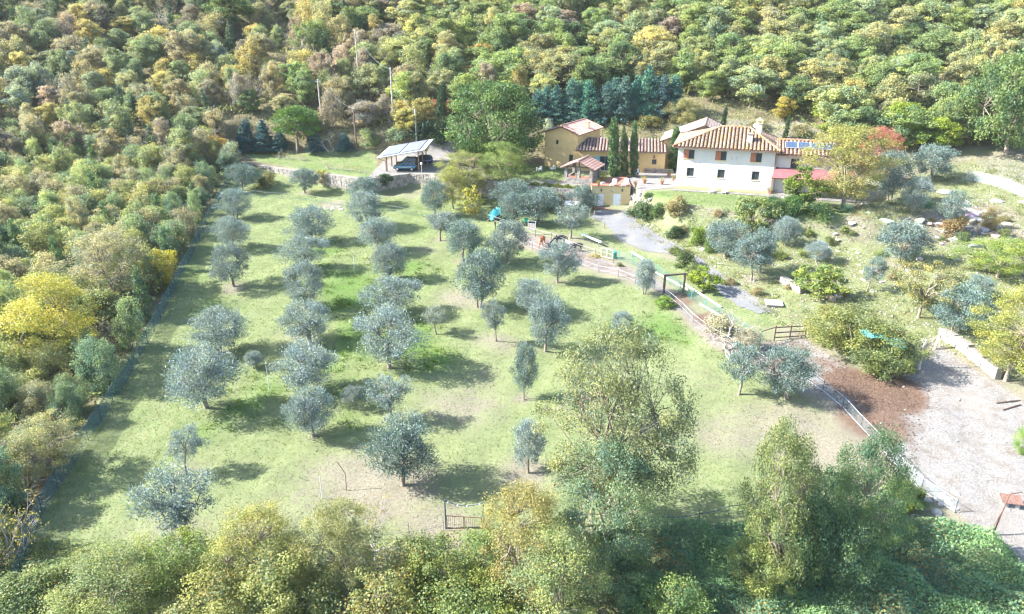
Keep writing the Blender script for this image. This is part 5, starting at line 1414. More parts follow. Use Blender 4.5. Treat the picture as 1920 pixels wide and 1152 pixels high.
# ---- carport with its solar roof
cz_ = PLAT_Z
ca = empty('carport', (*hit_z(726, 322, cz_)[:2], cz_), R(-2), 'open wooden carport with two large solar arrays on its sloping white roof', 'carport')
def loc(px, py, z=None): 
    p = hit_z(px, py, cz_ if z is None else z) - Vector(ca.location); p.rotate(Matrix.Rotation(R(2), 3, 'Z')); return p
XA, XB = 0.0, loc(786, 322).x; YB = 9.2
hl_, hr_ = 2.75, 3.75
def zr(x): return hl_ + (hr_ - hl_) * (x - XA) / (XB - XA)
for x in (XA, XB):
    for y in (0, YB / 2, YB):
        p = MB().box(x - .09, x + .09, y - .09, y + .09, 0, zr(x) - .05)
        p.bar((x, y + .1, zr(x) - .9), (x, y + .75, zr(x) - .12), .1)
        p.build('post', M['wood'], ca)
x0, x1, y0, y1 = XA - 1.55, XB + 1.3, -1.0, YB + 1.6
m = MB(); slope_slab(m, [(x0, y0, zr(x0) + .12), (x1, y0, zr(x1) + .12), (x1, y1, zr(x1) + .12), (x0, y1, zr(x0) + .12)], .14)
cr = m.build('roof', M['pale_metal'], ca)
for a, b in ((x0 + .9, (x0 + x1) / 2 - .35), ((x0 + x1) / 2 + .15, x1 - 1.0)):
    m = MB(); slope_slab(m, [(a, y0 + .6, zr(a) + .24), (b, y0 + .6, zr(b) + .24), (b, y1 - .5, zr(b) + .24), (a, y1 - .5, zr(a) + .24)], .12)
    s = m.build('solar_panel', M['dark_metal'], cr)
    m = MB(); m.add([(a + .06, y0 + .68, zr(a + .06) + .247), (b - .06, y0 + .68, zr(b - .06) + .247), (b - .06, y1 - .56, zr(b - .06) + .247), (a + .06, y1 - .56, zr(a + .06) + .247)], [(0, 1, 2, 3)])
    m.build('solar_cells', M['solar_grey'], s)
for y in (0, YB / 2, YB): MB().bar((x0 + .1, y, zr(x0 + .1) - .1), (x1 - .1, y, zr(x1 - .1) - .1), .12, .2).build('beam', M['wood'], ca)
MB().tube([(x0 + .3, y0 + .1, zr(x0) - .05), (XA - .16, -.14, 1.9), (XA - .16, -.14, .05)], .05, 6).build('downpipe', M['wood_dark'], ca)

def make_car(label, p, rz, col, L=4.3, W=1.78, H=1.55, rack=False):
    """an estate or off-roader, built along x with its nose at -x"""
    c = empty('parked_car', p, rz, label, 'car', 'cars parked under the carport'); h = L / 2
    bm = bmesh.new(); secs = []
    prof = [(-h, .45, .62, .80), (-h + .12, .32, .78, .93), (-h + .95, .26, .92, 1.0), (-h + 1.25, .26, .96, 1.0), (.2, .26, .98, 1.0), (h - .5, .28, 1.0, 1.0), (h - .06, .36, .95, .95), (h, .5, .85, .86)]
    for x, zb_, zt_, wf in prof:
        w2 = W / 2 * wf
        secs.append([bm.verts.new((x, s * w2 * k, z)) for s, k, z in ((-1, .88, zb_), (-1, 1, zb_ + .18), (-1, .98, zt_ - .14), (-1, .86, zt_), (1, .86, zt_), (1, .98, zt_ - .14), (1, 1, zb_ + .18), (1, .88, zb_))])
    for a, b in zip(secs[:-1], secs[1:]):
        for k in range(8): bm.faces.new((a[k], a[(k + 1) % 8], b[(k + 1) % 8], b[k]))
    bm.faces.new(secs[0][::-1]); bm.faces.new(secs[-1]); bmesh.ops.recalc_face_normals(bm, faces=bm.faces)
    me = bpy.data.meshes.new('body'); bm.to_mesh(me); bm.free(); me.materials.append(M['car_paint'])
    for pl in me.polygons: pl.use_smooth = True
    body = link('body', me, c, color=col)
    # cabin
    m = MB(); w0, w1 = W / 2 * .84, W / 2 * .68
    low = [(-h + 1.15, .955), (h - .1, .965)]; top = [(-h + 1.95, H - .06), (h - .42, H - .06)]
    m.add([(low[0][0], -w0, low[0][1]), (low[1][0], -w0, low[1][1]), (low[1][0], w0, low[1][1]), (low[0][0], w0, low[0][1]), (top[0][0], -w1, top[0][1]), (top[1][0], -w1, top[1][1]), (top[1][0], w1, top[1][1]), (top[0][0], w1, top[0][1])],
          [(0, 1, 5, 4), (1, 2, 6, 5), (2, 3, 7, 6), (3, 0, 4, 7), (4, 5, 6, 7)])
    m.build('windows', M['glass'], c)
    m = MB()
    m.box(top[0][0] - .02, top[1][0] + .02, -w1 - .015, w1 + .015, H - .06, H)
    for s in (-1, 1):
        m.bar((low[0][0], s * w0, low[0][1]), (top[0][0], s * w1, H - .05), .07); m.bar((low[1][0], s * w0, low[1][1]), (top[1][0], s * w1, H - .05), .09)
        for t in (.36, .68): m.bar((low[0][0] + (low[1][0] - low[0][0]) * t, s * (w0 + .006), .96), (top[0][0] + (top[1][0] - top[0][0]) * t, s * (w1 + .006), H - .05), .07)
    m.build('roof', M['car_paint'], c, color=col)
    for x in (-h + .82, h - .82):
        for s in (-1, 1):
            wm = MB(); wm.tube([(x, s * (W / 2 - .21), .33), (x, s * (W / 2 + .012), .33)], .33, 16); wo = wm.build('wheel', M['rubber'], c)
            MB().tube([(x, s * (W / 2 - .02), .33), (x, s * (W / 2 + .022), .33)], .2, 12).build('rim', M['chrome'], wo)
    for s in (-1, 1):
        MB().box(-h + .0, -h + .16, s * W * .34 - .17, s * W * .34 + .17, .62, .76).build('headlight', M['lamp_glass'], c)
        MB().box(h - .1, h + .012, s * W * .36 - .12, s * W * .36 + .12, .66, .92).build('tail_light', M['red_canopy'], c)
        MB().box(-h + 1.42, -h + 1.58, s * (W / 2 + .09) - .09, s * (W / 2 + .09) + .09, .98, 1.12).build('mirror', M['car_paint'], c, color=col)
        MB().box(-h + 1.2, h - .9, s * (W / 2 + .004) - .012, s * (W / 2 + .004) + .012, .62, .67).build('side_trim', M['chrome'], c)
    if rack:
        m = MB()
        for s in (-1, 1): m.bar((top[0][0] + .1, s * .5, H + .09), (top[1][0] - .1, s * .5, H + .09), .05)
        for x in (top[0][0] + .3, top[1][0] - .3): m.bar((x, -.55, H + .05), (x, .55, H + .05), .05, .1)
        m.build('roof_rack', M['dark_metal'], c)
    MB().box(-h - .01, -h + .05, -.5, .5, .40, .56).build('grille', M['dark_metal'], c)
    return c
cm = Vector(ca.location); rc = Matrix.Rotation(R(-2), 3, 'Z')
for dx, dy, col, lab, H, rk in ((3.1, 1.3, (.05, .16, .22), 'teal blue estate car nearest under the carport', 1.5, False), (2.9, 4.4, (.025, .028, .032), 'black car with a roof rack in the middle under the carport', 1.72, True), (5.0, 7.6, (.03, .05, .13), 'dark blue car at the back of the carport', 1.55, False)):
    p = cm + rc @ Vector((dx, dy, .04)); make_car(lab, p, R(-4), (*col, 1), H=H, rack=rk)
# ------------------------------------------------------------------ fences, gates, poles
def fence(name, label, pts, post_h=1.2, step=3.0, rails=(), net=None, post=('dark_metal', .03), group=None, cat='fence', sag=0.0):
    pts = [Vector(p) for p in pts]
    e = empty(name, pts[0], 0, label, cat, group); o = pts[0]
    seg = [(b - a).length for a, b in zip(pts[:-1], pts[1:])]; tot = sum(seg); n = max(1, int(round(tot / step)))
    P = []
    for k in range(n + 1):
        s = tot * k / n
        for i, L in enumerate(seg):
            if s <= L + 1e-6 or i == len(seg) - 1:
                q = pts[i].lerp(pts[i + 1], min(1, s / L)); break
            s -= L
        P.append(Vector((q.x, q.y, zat(q.x, q.y))) - o)
    pm = MB().tube([(0, 0, -.25), (0, 0, post_h)], post[1], 6).mesh('post', M[post[0]])
    for q in P:
        k = link('post', pm, e, q); k.rotation_euler = (R(rb.uniform(-2, 2)), R(rb.uniform(-2, 2)), 0)
    for h, r, mat in rails:
        line = []
        for a, b in zip(P[:-1], P[1:]):
            for t in (0, .25, .5, .75): line.append(a.lerp(b, t) + Vector((0, 0, h - sag * 4 * t * (1 - t) + rb.uniform(-.01, .01))))
        line.append(P[-1] + Vector((0, 0, h)))
        MB().tube(line, r, 4).build('rail', M[mat], e)
    if net:
        m = MB(); hgt = net[1]
        for a, b in zip(P[:-1], P[1:]):
            for k in range(3):
                p, q = a.lerp(b, k / 3), a.lerp(b, (k + 1) / 3)
                m.add([p + Vector((0, 0, .03)), q + Vector((0, 0, .03)), q + Vector((0, 0, hgt)), p + Vector((0, 0, hgt))], [(0, 1, 2, 3)])
        m.build('mesh_panel', M[net[0]], e)
    return e
fence('boundary_fence', 'long wire mesh fence along the scrub on the left', FENCE, 1.7, 3.0, ((1.65, .01, 'dark_metal'),), ('wire_mesh', 1.62))
fence('tape_fence', 'upper white tape fence of the horse run', hits([(905, 412), (940, 424), (978, 438), (1030, 450), (1066, 466), (1110, 482), (1150, 494)]), 1.25, 3.0, ((1.15, .018, 'tape'), (.6, .012, 'tape')), None, ('wood_dark', .035))
fence('tape_fence', 'lower white tape fence between the horse run and the meadow', hits([(972, 458), (1010, 473), (1050, 486), (1110, 508), (1160, 520), (1200, 535), (1240, 552), (1262, 568), (1290, 595), (1325, 625), (1375, 655), (1440, 690)]), 1.1, 3.0, ((1.0, .018, 'tape'), (.45, .012, 'tape')), None, ('wood_dark', .03))
fence('tape_fence', 'tape fence between the stony yard and the trees at the lower right', hits([(1500, 705), (1555, 742), (1600, 785), (1645, 835), (1690, 885), (1740, 935), (1790, 962)]), 1.2, 2.8, ((1.1, .02, 'tape'), (.1, .03, 'grey_metal')), ('thin_mesh', 1.1), ('dark_metal', .035))
fence('net_fence', 'green net fence along the driveway side of the horse run', hits([(1128, 482), (1160, 488), (1210, 505), (1250, 530), (1295, 562), (1345, 595), (1400, 632), (1424, 650)]), 1.5, 2.6, (), ('teal_net', 1.45), ('green_plastic', .03))
fence('net_fence', 'pale wire fence beside the rocks at the upper right', hits([(1812, 337), (1842, 344), (1880, 354), (1925, 372), (1980, 392)]), 1.7, 3.2, ((1.65, .02, 'tape'),), ('pale_mesh', 1.6), ('grey_metal', .04))
fence('net_fence', 'low green net fence beside the stone wall at the far end of the meadow', hits([(462, 366), (520, 372), (572, 376), (640, 388), (700, 392), (760, 402), (840, 412), (905, 414)]), 1.0, 3.4, ((.95, .012, 'tape'),), ('teal_net', .5), ('dark_metal', .02))
fence('wire_fence', 'thin post and wire fence with a sagging black hose along the foot of the meadow', hits([(1190, 1000), (1224, 992), (1297, 984), (1362, 968), (1420, 955)]), 1.4, 2.2, ((.85, .03, 'dark_metal'),), None, ('dark_metal', .022), sag=.12)
fence('wire_fence', 'thin post and wire fence left of the iron gate', hits([(570, 1015), (650, 1010), (730, 1012), (770, 1008), (832, 996)]), 1.3, 2.4, ((.5, .012, 'dark_metal'),), None, ('dark_metal', .02), sag=.1)
fence('wire_fence', 'row of thin stakes crossing the meadow between the left fence and the second olive row', hits([(318, 592), (360, 588), (400, 582), (440, 576), (480, 568), (520, 562)]), .9, 2.6, ((.6, .006, 'dark_metal'),), None, ('dark_metal', .018))

def things_at(px, py): return hit(px, py)
def face(e, px0, py0, px1, py1):
    a, b = hit(px0, py0), hit(px1, py1); return math.atan2(b.y - a.y, b.x - a.x), (b - a).length

# wooden plank gate
p = hit(1451, 640); rz, gl = face(None, 1451, 640, 1509, 632)
g = empty('plank_gate', p, rz, 'dark three bar wooden gate between the horse run and the stony yard', 'gate')
for x in (0, gl / 2, gl): MB().box(x - .06, x + .06, -.05, .05, -.1, 1.75).build('post', M['wood_dark'], g)
for z in (.45, 1.0, 1.6): MB().box(.06, gl - .06, -.09, -.053, z - .06, z + .06).build('plank', M['wood_dark'], g)
p = hit(1424, 645); rz, gl = face(None, 1424, 645, 1450, 641)
g = empty('rail_fence', p, rz, 'single dark rail on posts joined to the left of the plank gate', 'fence')
MB().tube([(0, 0, -.1), (0, 0, 1.5)], .05, 6).build('post', M['green_plastic'], g)
MB().bar((0, -.07, 1.45), (gl - .1, -.07, 1.65), .07, .09).build('plank', M['wood_dark'], g)
# iron gate with a lamp garland at the foot of the meadow
p = hit(836, 992); rz, gl = face(None, 836, 992, 906, 993)
g = empty('iron_gate', p, rz, 'low double iron gate between two dark posts with a cable of small lamps above', 'gate')
for x in (0, gl): MB().tube([(x, 0, -.2), (x, 0, 2.5)], .055, 8).build('post', M['dark_metal'], g)
for a, b in ((.1, gl / 2 - .04), (gl / 2 + .04, gl - .1)):
    m = MB().bar((a, 0, .12), (b, 0, .12), .045).bar((a, 0, 1.15), (b, 0, 1.15), .045).bar((a, 0, .10), (a, 0, 1.17), .045).bar((b, 0, .10), (b, 0, 1.17), .045)
    for k in range(1, 9): m.bar((a + (b - a) * k / 9, 0, .14), (a + (b - a) * k / 9, 0, 1.13), .016)
    m.build('gate_leaf', M['rust'], g)
cab = [(gl * t, 0, 2.45 - .35 * 4 * t * (1 - t)) for t in np.linspace(0, 1, 13)]
cb = MB().tube(cab, .035, 5).build('lamp_cable', M['dark_metal'], g)
for k in (1, 4, 7, 11): MB().lathe([(.02, -.12), (.06, -.06), (.05, 0), (.02, .04)], 8, cab[k]).build('lamp', M['lamp_glass'], cb)
# frame of dark posts at the end of the horse run
a = hit(1244, 555); rz, gl = face(None, 1244, 555, 1281, 548)
g = empty('wooden_portal', a, rz, 'dark wooden frame of two posts and a crossbeam over the horse run', 'frame')
for x in (0, gl): MB().box(x - .11, x + .11, -.11, .11, -.2, 2.5).build('post', M['wood_dark'], g)
MB().bar((-.15, 0, 2.6), (gl + .15, 0, 2.6), .2).build('beam', M['wood_dark'], g)
MB().bar((gl - .1, .1, .1), (gl - .6, .1, 1.6), .06).build('brace', M['green_plastic'], g)
# yellow wooden frame
p = hit(1127, 482); rz, gl = face(None, 1127, 482, 1148, 488)
g = empty('hay_rack', p, rz, 'upright pale yellow wooden frame with two openings beside the horse run', 'frame')
for x in (0, gl / 2, gl): MB().box(x - .05, x + .05, -.05, .05, 0, 1.25).build('post', M['orange_wood'], g)
for z in (.06, 1.3): MB().box(-.05, gl + .05, -.06, .06, z - .05, z + .05).build('rail', M['orange_wood'], g)
p = hit(1152, 484); g = empty('plastic_barrel', p, 0, 'green plastic barrel right of the yellow frame', 'barrel')
MB().lathe([(.24, 0), (.30, .12), (.31, .45), (.29, .8), (.24, .88)], 14).build('barrel_body', M['green_plastic'], g); MB().lathe([(.25, .883), (.25, .93), (.1, .95)], 14).build('lid', M['green_plastic'], g)
# white rails and logs
def log(label, a, b, h, mat, r=.14, cat='beam', name='white_beam', square=True):
    A, B = hit(*a), hit(*b); e = empty(name, A, 0, label, cat, 'pale beams along the horse run')
    d = B - A
    m = MB()
    if square: m.bar((0, 0, h), (d.x, d.y, d.z + h), r * 2, r * 1.2)
    else: m.tube([(0, 0, h), (d.x * .5, d.y * .5, d.z * .5 + h + .03), (d.x, d.y, d.z + h)], [r, r * .95, r * .85], 8)
    m.build('bar', M[mat], e)
    if h > .3:
        for t in (.12, .88): MB().box(d.x * t - .06, d.x * t + .06, d.y * t - .06, d.y * t + .06, d.z * t - .1, d.z * t + h - r * .62).build('support', M['wood_grey'], e)
    return e
log('white beam raised on supports beside the driveway, right of the horses', (1090, 448), (1127, 464), .75, 'white_paint', .15)
log('white beam sloping down behind the small silvery olive', (1183, 480), (1206, 494), .6, 'white_paint', .13)
log('long pale log lying along the driveway side of the horse run', (1228, 512), (1290, 545), .1, 'wood_pale', .13, 'log', 'pale_log', False)
log('pale log lying right of the post frame', (1284, 535), (1352, 578), .12, 'wood_pale', .13, 'log', 'pale_log', False)
log('short pale log lying inside the green net', (1312, 572), (1356, 598), .12, 'wood_pale', .14, 'log', 'pale_log', False)
# water slab beside the drive
p = hit(1440, 575); e = empty('stone_slab', p, R(-12), 'white stone well cover on the grass beside the driveway', 'slab')
MB().box(-.2, 1.5, -.3, 1.1, 0, .32).build('well_curb', M['mortar'], e); MB().box(-.3, 1.6, -.4, 1.2, .323, .45).build('cover', M['white_stucco'], e)
# posts in the meadow
for px, py, h, lab, mat, arm in ((665, 513, 2.6, 'thin green post between the olives of the third row', 'pale_metal', 0), (505, 732, 2.6, 'thin pale post with a side branch left of the second row', 'pale_metal', 1), (536, 500, 2.2, 'thin stick leaning beside the second olive row', 'wood_grey', 0),
                               (604, 935, 2.0, 'thin teal stake in the dry front grass', 'pale_metal', 0), (650, 920, 2.6, 'leaning dark stake in the dry front grass', 'wood_dark', 0)):
    e = empty('stake', hit(px, py), 0, lab, 'stake', 'stakes standing in the meadow')
    m = MB().tube([(0, 0, -.1), (.02, 0, h * .6), (.0 if mat != 'wood_dark' else -.5, 0, h)], .03, 5)
    if arm: m.tube([(0, 0, h * .55), (.5, 0, h * .45), (1.0, .1, h * .25)], .02, 5)
    m.build('stake_pole', M[mat], e)
log('dark fallen branch lying on the stony yard near the right edge', (1868, 757), (1912, 752), .06, 'wood_dark', .07, 'branch', 'fallen_branch', False)
log('second dark fallen branch on the stony yard, just below the other', (1880, 770), (1914, 760), .06, 'wood_dark', .07, 'branch', 'fallen_branch', False)
# bird net thrown over the vine thicket
pa, pb = hit(1590, 664) + Vector((0, -1.2, 3.3)), hit(1672, 702) + Vector((0, -.6, 3.6))
e = empty('bird_net', pa, 0, 'turquoise bird net strip thrown over the top of the vine thicket', 'net'); d = pb - pa; m = MB()
for k in range(10):
    for j in range(2):
        q = [Vector((d.x * t, d.y * t + w, d.z * t + .25 * math.sin(t * 9 + w * 3) - .25 * abs(w))) for t, w in ((k / 10, j * .8 - .8), ((k + 1) / 10, j * .8 - .8), ((k + 1) / 10, j * .8), (k / 10, j * .8))]
        m.add(q, [(0, 1, 2, 3)])
m.build('net_sheet', M['teal_sheet'], e)
# dead trunk at the yard
p = hit(1721, 692); e = empty('dead_tree', p, 0, 'pale dead trunk with a broken top at the edge of the stony yard', 'dead tree')
MB().tube([(0, 0, -.2), (.02, 0, .5), (.12, .05, 1.3), (.05, .1, 2.3), (.3, .1, 3.1)], [.26, .2, .15, .12, .05], 8).build('trunk', M['bark_grey'], e)
m = MB().tube([(.07, .08, 2.0), (.7, .1, 2.8), (1.3, .2, 3.5), (1.7, .2, 3.9)], [.07, .05, .035, .01], 5).tube([(.1, .05, 1.5), (-.3, .1, 2.4), (-.4, .2, 3.3)], [.07, .05, .01], 5)
for k in range(14):
    a = rb.uniform(0, 6.28); s = Vector((.2 + rb.uniform(-.2, 1.0), .1, 2.4 + rb.uniform(-.3, 1))); m.tube([s, s + Vector((math.cos(a) * .5, math.sin(a) * .5, .4)), s + Vector((math.cos(a) * 1.0, math.sin(a) * 1.0, rb.uniform(-.2, .8)))], [.02, .014, .004], 4)
m.build('branch', M['bark_grey'], e)
# wooden prop frame at the white wall
p = hit(1752, 655); e = empty('timber_prop', p, R(30), 'pale timber prop leaning at the end of the white stone wall', 'prop')
MB().bar((0, 0, 0), (.35, 0, 1.7), .14).build('leg', M['wood_pale'], e); MB().bar((.9, 0, 0), (.38, 0, 1.68), .12).build('leg', M['wood_pale'], e)
# rusty pole with an arm, and the box behind it
p = hit(1861, 1003); e = empty('rusty_pole', p, R(10), 'rusty leaning pole with a bent top arm at the lower right corner', 'pole')
MB().tube([(0, 0, -.2), (.25, .05, 1.6), (.5, .1, 3.2), (.62, .1, 3.35), (1.5, .1, 3.3)], [.06, .05, .045, .04, .035], 7).build('pole_shaft', M['rust'], e)
MB().tube([(-.3, 0, 0), (.3, .07, 2.0)], .03, 6).build('brace', M['rust'], e)
p = hit(1893, 948); e = empty('kennel_box', p, R(-18), 'low brown roofed kennel box standing on the stony yard', 'kennel'); e.scale = (.85, .85, .85)
MB().box(-.6, .6, -.45, .45, 0, .5).build('box_wall', M['wood_grey'], e)
m = MB(); slope_slab(m, [(-.8, -.6, .52), (.8, -.6, .62), (.8, .6, .82), (-.8, .6, .72)], .05); m.build('lid', M['rust'], e)
MB().box(-.25, .25, -.456, -.452, .05, .42).build('painted_opening', M['dark_metal'], e)  # dark plate on the solid front, painted shade of a doorway
# feeder with turquoise tarpaulin
p = hit(924, 420); e = empty('tarpaulin', hit(930, 412), R(15), 'crumpled turquoise tarpaulin thrown over a heap beside the olives', 'tarpaulin')
rt = np.random.default_rng(8); nx, ny = 12, 9; vs = []
for j in range(ny):
    for i in range(nx):
        u, v = i / (nx - 1) * 2 - 1, j / (ny - 1) * 2 - 1
        vs.append((u * 1.15, v * .95, max(.15, 1.75 - 1.1 * (u * u * .8 + v * v * .7) + .14 * rt.normal() + .3 * u)))
MB().add(vs, [(j * nx + i, j * nx + i + 1, (j + 1) * nx + i + 1, (j + 1) * nx + i) for j in range(ny - 1) for i in range(nx - 1)]).build('sheet', M['tarp'], e, smooth=True)
m = MB()
for k in range(9): m.bar((-1.6 + rb.uniform(0, 2), -1.0 + rb.uniform(-.3, .3), .15 + .1 * k * .5), (.2 + rb.uniform(0, 1), .6 + rb.uniform(-.4, .4), .4 + .06 * k), .1)
m.build('timber_heap', M['wood_grey'], e)
e = empty('sign_post', hit(929, 430), 0, 'short dark post in front of the turquoise tarpaulin', 'post')
MB().box(-.05, .05, -.05, .05, -.1, 1.15).box(-.12, .12, -.07, -.052, .6, 1.1).build('post_shaft', M['wood_dark'], e)
# tall frame of thin posts and board
p = hit(990, 440); rz, gl = face(None, 990, 440, 1004, 442)
g = empty('feeder_rack', p, rz, 'tall thin metal frame with a grey board at the upper end of the horse run', 'frame')
for x in (0, gl): MB().tube([(x, 0, -.1), (x, 0, 2.1)], .04, 6).build('post', M['pale_metal'], g)
MB().bar((-.1, 0, 2.1), (gl + .1, 0, 2.1), .05).bar((0, 0, 1.7), (gl, 0, 1.7), .05).build('rail', M['pale_metal'], g)
MB().box(.05, gl - .05, -.03, .03, .75, 1.66).build('board', M['wood_grey'], g)
e = empty('green_bucket', hit(986, 424), 0, 'green tub hanging at the olives behind the tall frame', 'tub'); MB().lathe([(.2, .6), (.34, .95), (.36, 1.2), (.33, 1.2), (.2, .7)], 12).build('tub_body', M['green_plastic'], e); MB().tube([(0, 0, 0), (0, 0, .62)], .05, 6).build('stand', M['wood_grey'], e)
# shelter with a white sheet roof
p = hit(1062, 398); e = empty('sheet_shelter', p, R(-8), 'small shelter with a pale sheet metal roof between the olives', 'shelter')
for x in (0, 1.7):
    for y in (0, 1.1): MB().box(x - .04, x + .04, y - .04, y + .04, -.1, 1.28 + .1 * y).build('post', M['wood_grey'], e)
m = MB(); slope_slab(m, [(-.4, -.4, 1.3), (2.1, -.4, 1.3), (2.1, 1.5, 1.5), (-.4, 1.5, 1.5)], .05)
for k in range(7): m.bar((-.3 + k * .38, -.4, 1.33), (-.3 + k * .38, 1.5, 1.53), .06, .04)
m.build('roof', M['pale_metal'], e); MB().box(.3, 1.4, .3, .9, 0, .8).build('tank', M['green_plastic'], e)
# wooden hurdle by the drive
p = hit(1114, 410); e = empty('hurdle', p, R(60), 'grey wooden hurdle beside the driveway below the garage', 'hurdle')
for x in (0, -1.8): MB().box(x - .04, x + .04, -.04, .04, 0, 1.2).build('post', M['wood_grey'], e)
for z in (.3, .65, 1.0): MB().box(-1.75, -.05, -.06, -.042, z - .05, z + .05).build('plank', M['wood_grey'], e)
e = empty('wood_stake', hit(1133, 428), 0, 'single grey stake at the driveway edge', 'stake'); MB().box(-.05, .05, -.05, .05, -.1, .9).build('stake_pole', M['wood_grey'], e)
# clipped hedge along the path
hp = hits([(972, 350), (1010, 354), (1050, 357), (1078, 360), (1100, 364)]); rgh = np.random.default_rng(21)
P_ = []
for a, b in zip(hp[:-1], hp[1:]):
    n_ = 1700; t = rgh.uniform(0, 1, n_); d = (b - a).normalized(); s = rgh.uniform(-.55, .55, n_)
    h_ = .95 * np.sqrt(np.clip(1 - (np.abs(s) / .6) ** 3, 0, 1)) * rgh.uniform(0, 1, n_) ** .35
    P_.append(np.stack([a.x + (b.x - a.x) * t - d.y * s, a.y + (b.y - a.y) * t + d.x * s, np.array([zat(a.x + (b.x - a.x) * q, a.y + (b.y - a.y) * q) for q in t]) + h_], -1))
P_ = np.concatenate(P_); o0 = np.array(hp[0])
e = empty('hedge', hp[0], 0, 'low clipped hedge along the garden path left of the garage', 'hedge')
v = leaves(rgh, P_ - o0, unit(rgh.normal(size=P_.shape) + np.array([0, -.3, .8])), .14, .1)
link('foliage', mesh_np('hedge', v, np.arange(len(P_) * 4).reshape(-1, 4), M['leaf'], rgh.uniform(size=len(P_))), e, color=(.14, .18, .055, .12))
m = MB()
for a, b in zip(hp[:-1], hp[1:]):
    for k in range(6): q = a.lerp(b, k / 6) - hp[0]; m.tube([q - Vector((0, 0, .1)), q + Vector((0, 0, .6))], .03, 4)
m.build('stem', M['bark'], e)
# fan palm in front of the yellow wing
p = hit_z(1146, 318, PLAT_Z); p = Vector((p.x, p.y + .0, PLAT_Z))
e = empty('fan_palm', p, 0, 'fan palm with a shaggy crown just behind the tallest cypress', 'palm tree')
MB().tube([(0, 0, -.2), (.05, 0, 3), (0, 0, 6.2)], [.24, .2, .22], 9).build('trunk', M['bark'], e)
rp = np.random.default_rng(4); vs, n_ = [], 0
m = MB()
for k in range(46):
    a = rp.uniform(0, 6.28); el = rp.uniform(-.6, 1.35); d = Vector((math.cos(a) * math.cos(el), math.sin(a) * math.cos(el), math.sin(el))); c = Vector((0, 0, 6.3)) + d * rp.uniform(.8, 1.15)
    m.tube([(0, 0, 6.2), c], .02, 3, False)
    sd = d.cross(Vector((0, 0, 1))).normalized(); up_ = sd.cross(d)
    for j in range(11):
        th = (j - 5) * .24; t = (d * math.cos(th) + sd * math.sin(th) + Vector((0, 0, -.18))).normalized(); L_ = .85 * rp.uniform(.8, 1.1); w_ = (sd * math.cos(th) - d * math.sin(th)) * .045
        m.add([c, c + t * L_ * .5 + w_ + up_ * .02, c + t * L_, c + t * L_ * .5 - w_], [(0, 1, 2, 3)])
m.build('crown', M['leaf'], e, color=(.20, .22, .07, .0))

# ------------------------------------------------------------------ poles and lines
def pole(label, base, top_py, r, mat, cross=False, group='utility poles'):
    p = hit(*base) if not isinstance(base, Vector) else base
    px, _ = proj(*p); t = at_y(px, top_py, p.y); h = t.z - p.z
    e = empty('utility_pole', p, 0, label, 'utility pole', group)
    MB().tube([(0, 0, -.4), (0, 0, h)], [r * 1.2, r], 8).build('pole_shaft', M[mat], e)
    m = MB()
    if cross: m.box(-.6, .6, -.04, .04, h - .35, h - .25)
    m.lathe([(r * 1.05, 0), (r * 1.05, .08), (.02, .12)], 8, (0, 0, h)); m.build('pole_head', M['grey_metal'], e)
    return Vector((p.x, p.y, p.z + h - .15))
T1 = pole('thick pale utility pole rising behind the carport', (781, 268), 206, .13, 'pale_metal')
T2 = pole('dark wooden utility pole left of the carport, at the foot of the wood', (669, 284), 204, .15, 'wood_dark')
T3 = pole('grey pole in the wood above the dark wooden one', (604, 238), 150, .14, 'wood_grey', True)
T4 = pole('grey pole high in the wood, above the carport', (738, 232), 128, .14, 'wood_grey')
T5 = pole('slim grey pole at the upper end of the left fence', (400, 262), 228, .12, 'pale_metal')
T6 = pole('grey pole on the wooded hill at the upper end of the long line', (674, 170), 58, .14, 'wood_grey')
def wire(label, a, b, sag, r=.013):
    e = empty('power_line', a, 0, label, 'cable', 'overhead lines'); d = b - a
    MB().tube([Vector((d.x * t, d.y * t, d.z * t - sag * 4 * t * (1 - t))) for t in np.linspace(0, 1, 22)], r, 4).build('cable_run', M['tape'], e)
wire('overhead line from the pale pole up to the pole high in the wood', T1, T4, 1.8)
wire('overhead line continuing up the hill from the pole high in the wood', T4, T6, 1.5)
wire('overhead line from the dark wooden pole up to the grey pole in the wood', T2, T3, .6)
e = empty('garden_lamp', hit_z(791, 331, PLAT_Z), 0, 'white globe lamp on a thin post in front of the carport', 'lamp')
MB().tube([(0, 0, 0), (0, 0, 2.0)], .04, 7).build('post', M['pale_metal'], e); MB().lathe([(.06, 2.0), (.18, 2.08), (.22, 2.22), (.16, 2.38), (.06, 2.44)], 12).build('lamp_shade', M['lamp_glass'], e)
# gate pillars and gate behind the carport
e = empty('gate_pillar', hit_z(822, 288, PLAT_Z), 0, 'dark gate pillar at the entrance right of the carport', 'pillar')
MB().box(-.35, .35, -.35, .35, 0, 2.0).build('shaft', M['wood_grey'], e); MB().box(-.42, .42, -.42, .42, 2.003, 2.14).build('cap', M['mortar'], e)
e = empty('white_gate', hit_z(806, 290, PLAT_Z), R(3), 'white sheet gate between the carport and the dark pillar', 'gate')
MB().box(0, 1.2, -.03, .03, .1, 1.9).build('leaf_panel', M['white_paint'], e); MB().box(-.1, .0, -.05, .05, 0, 2.0).build('post', M['pale_metal'], e)

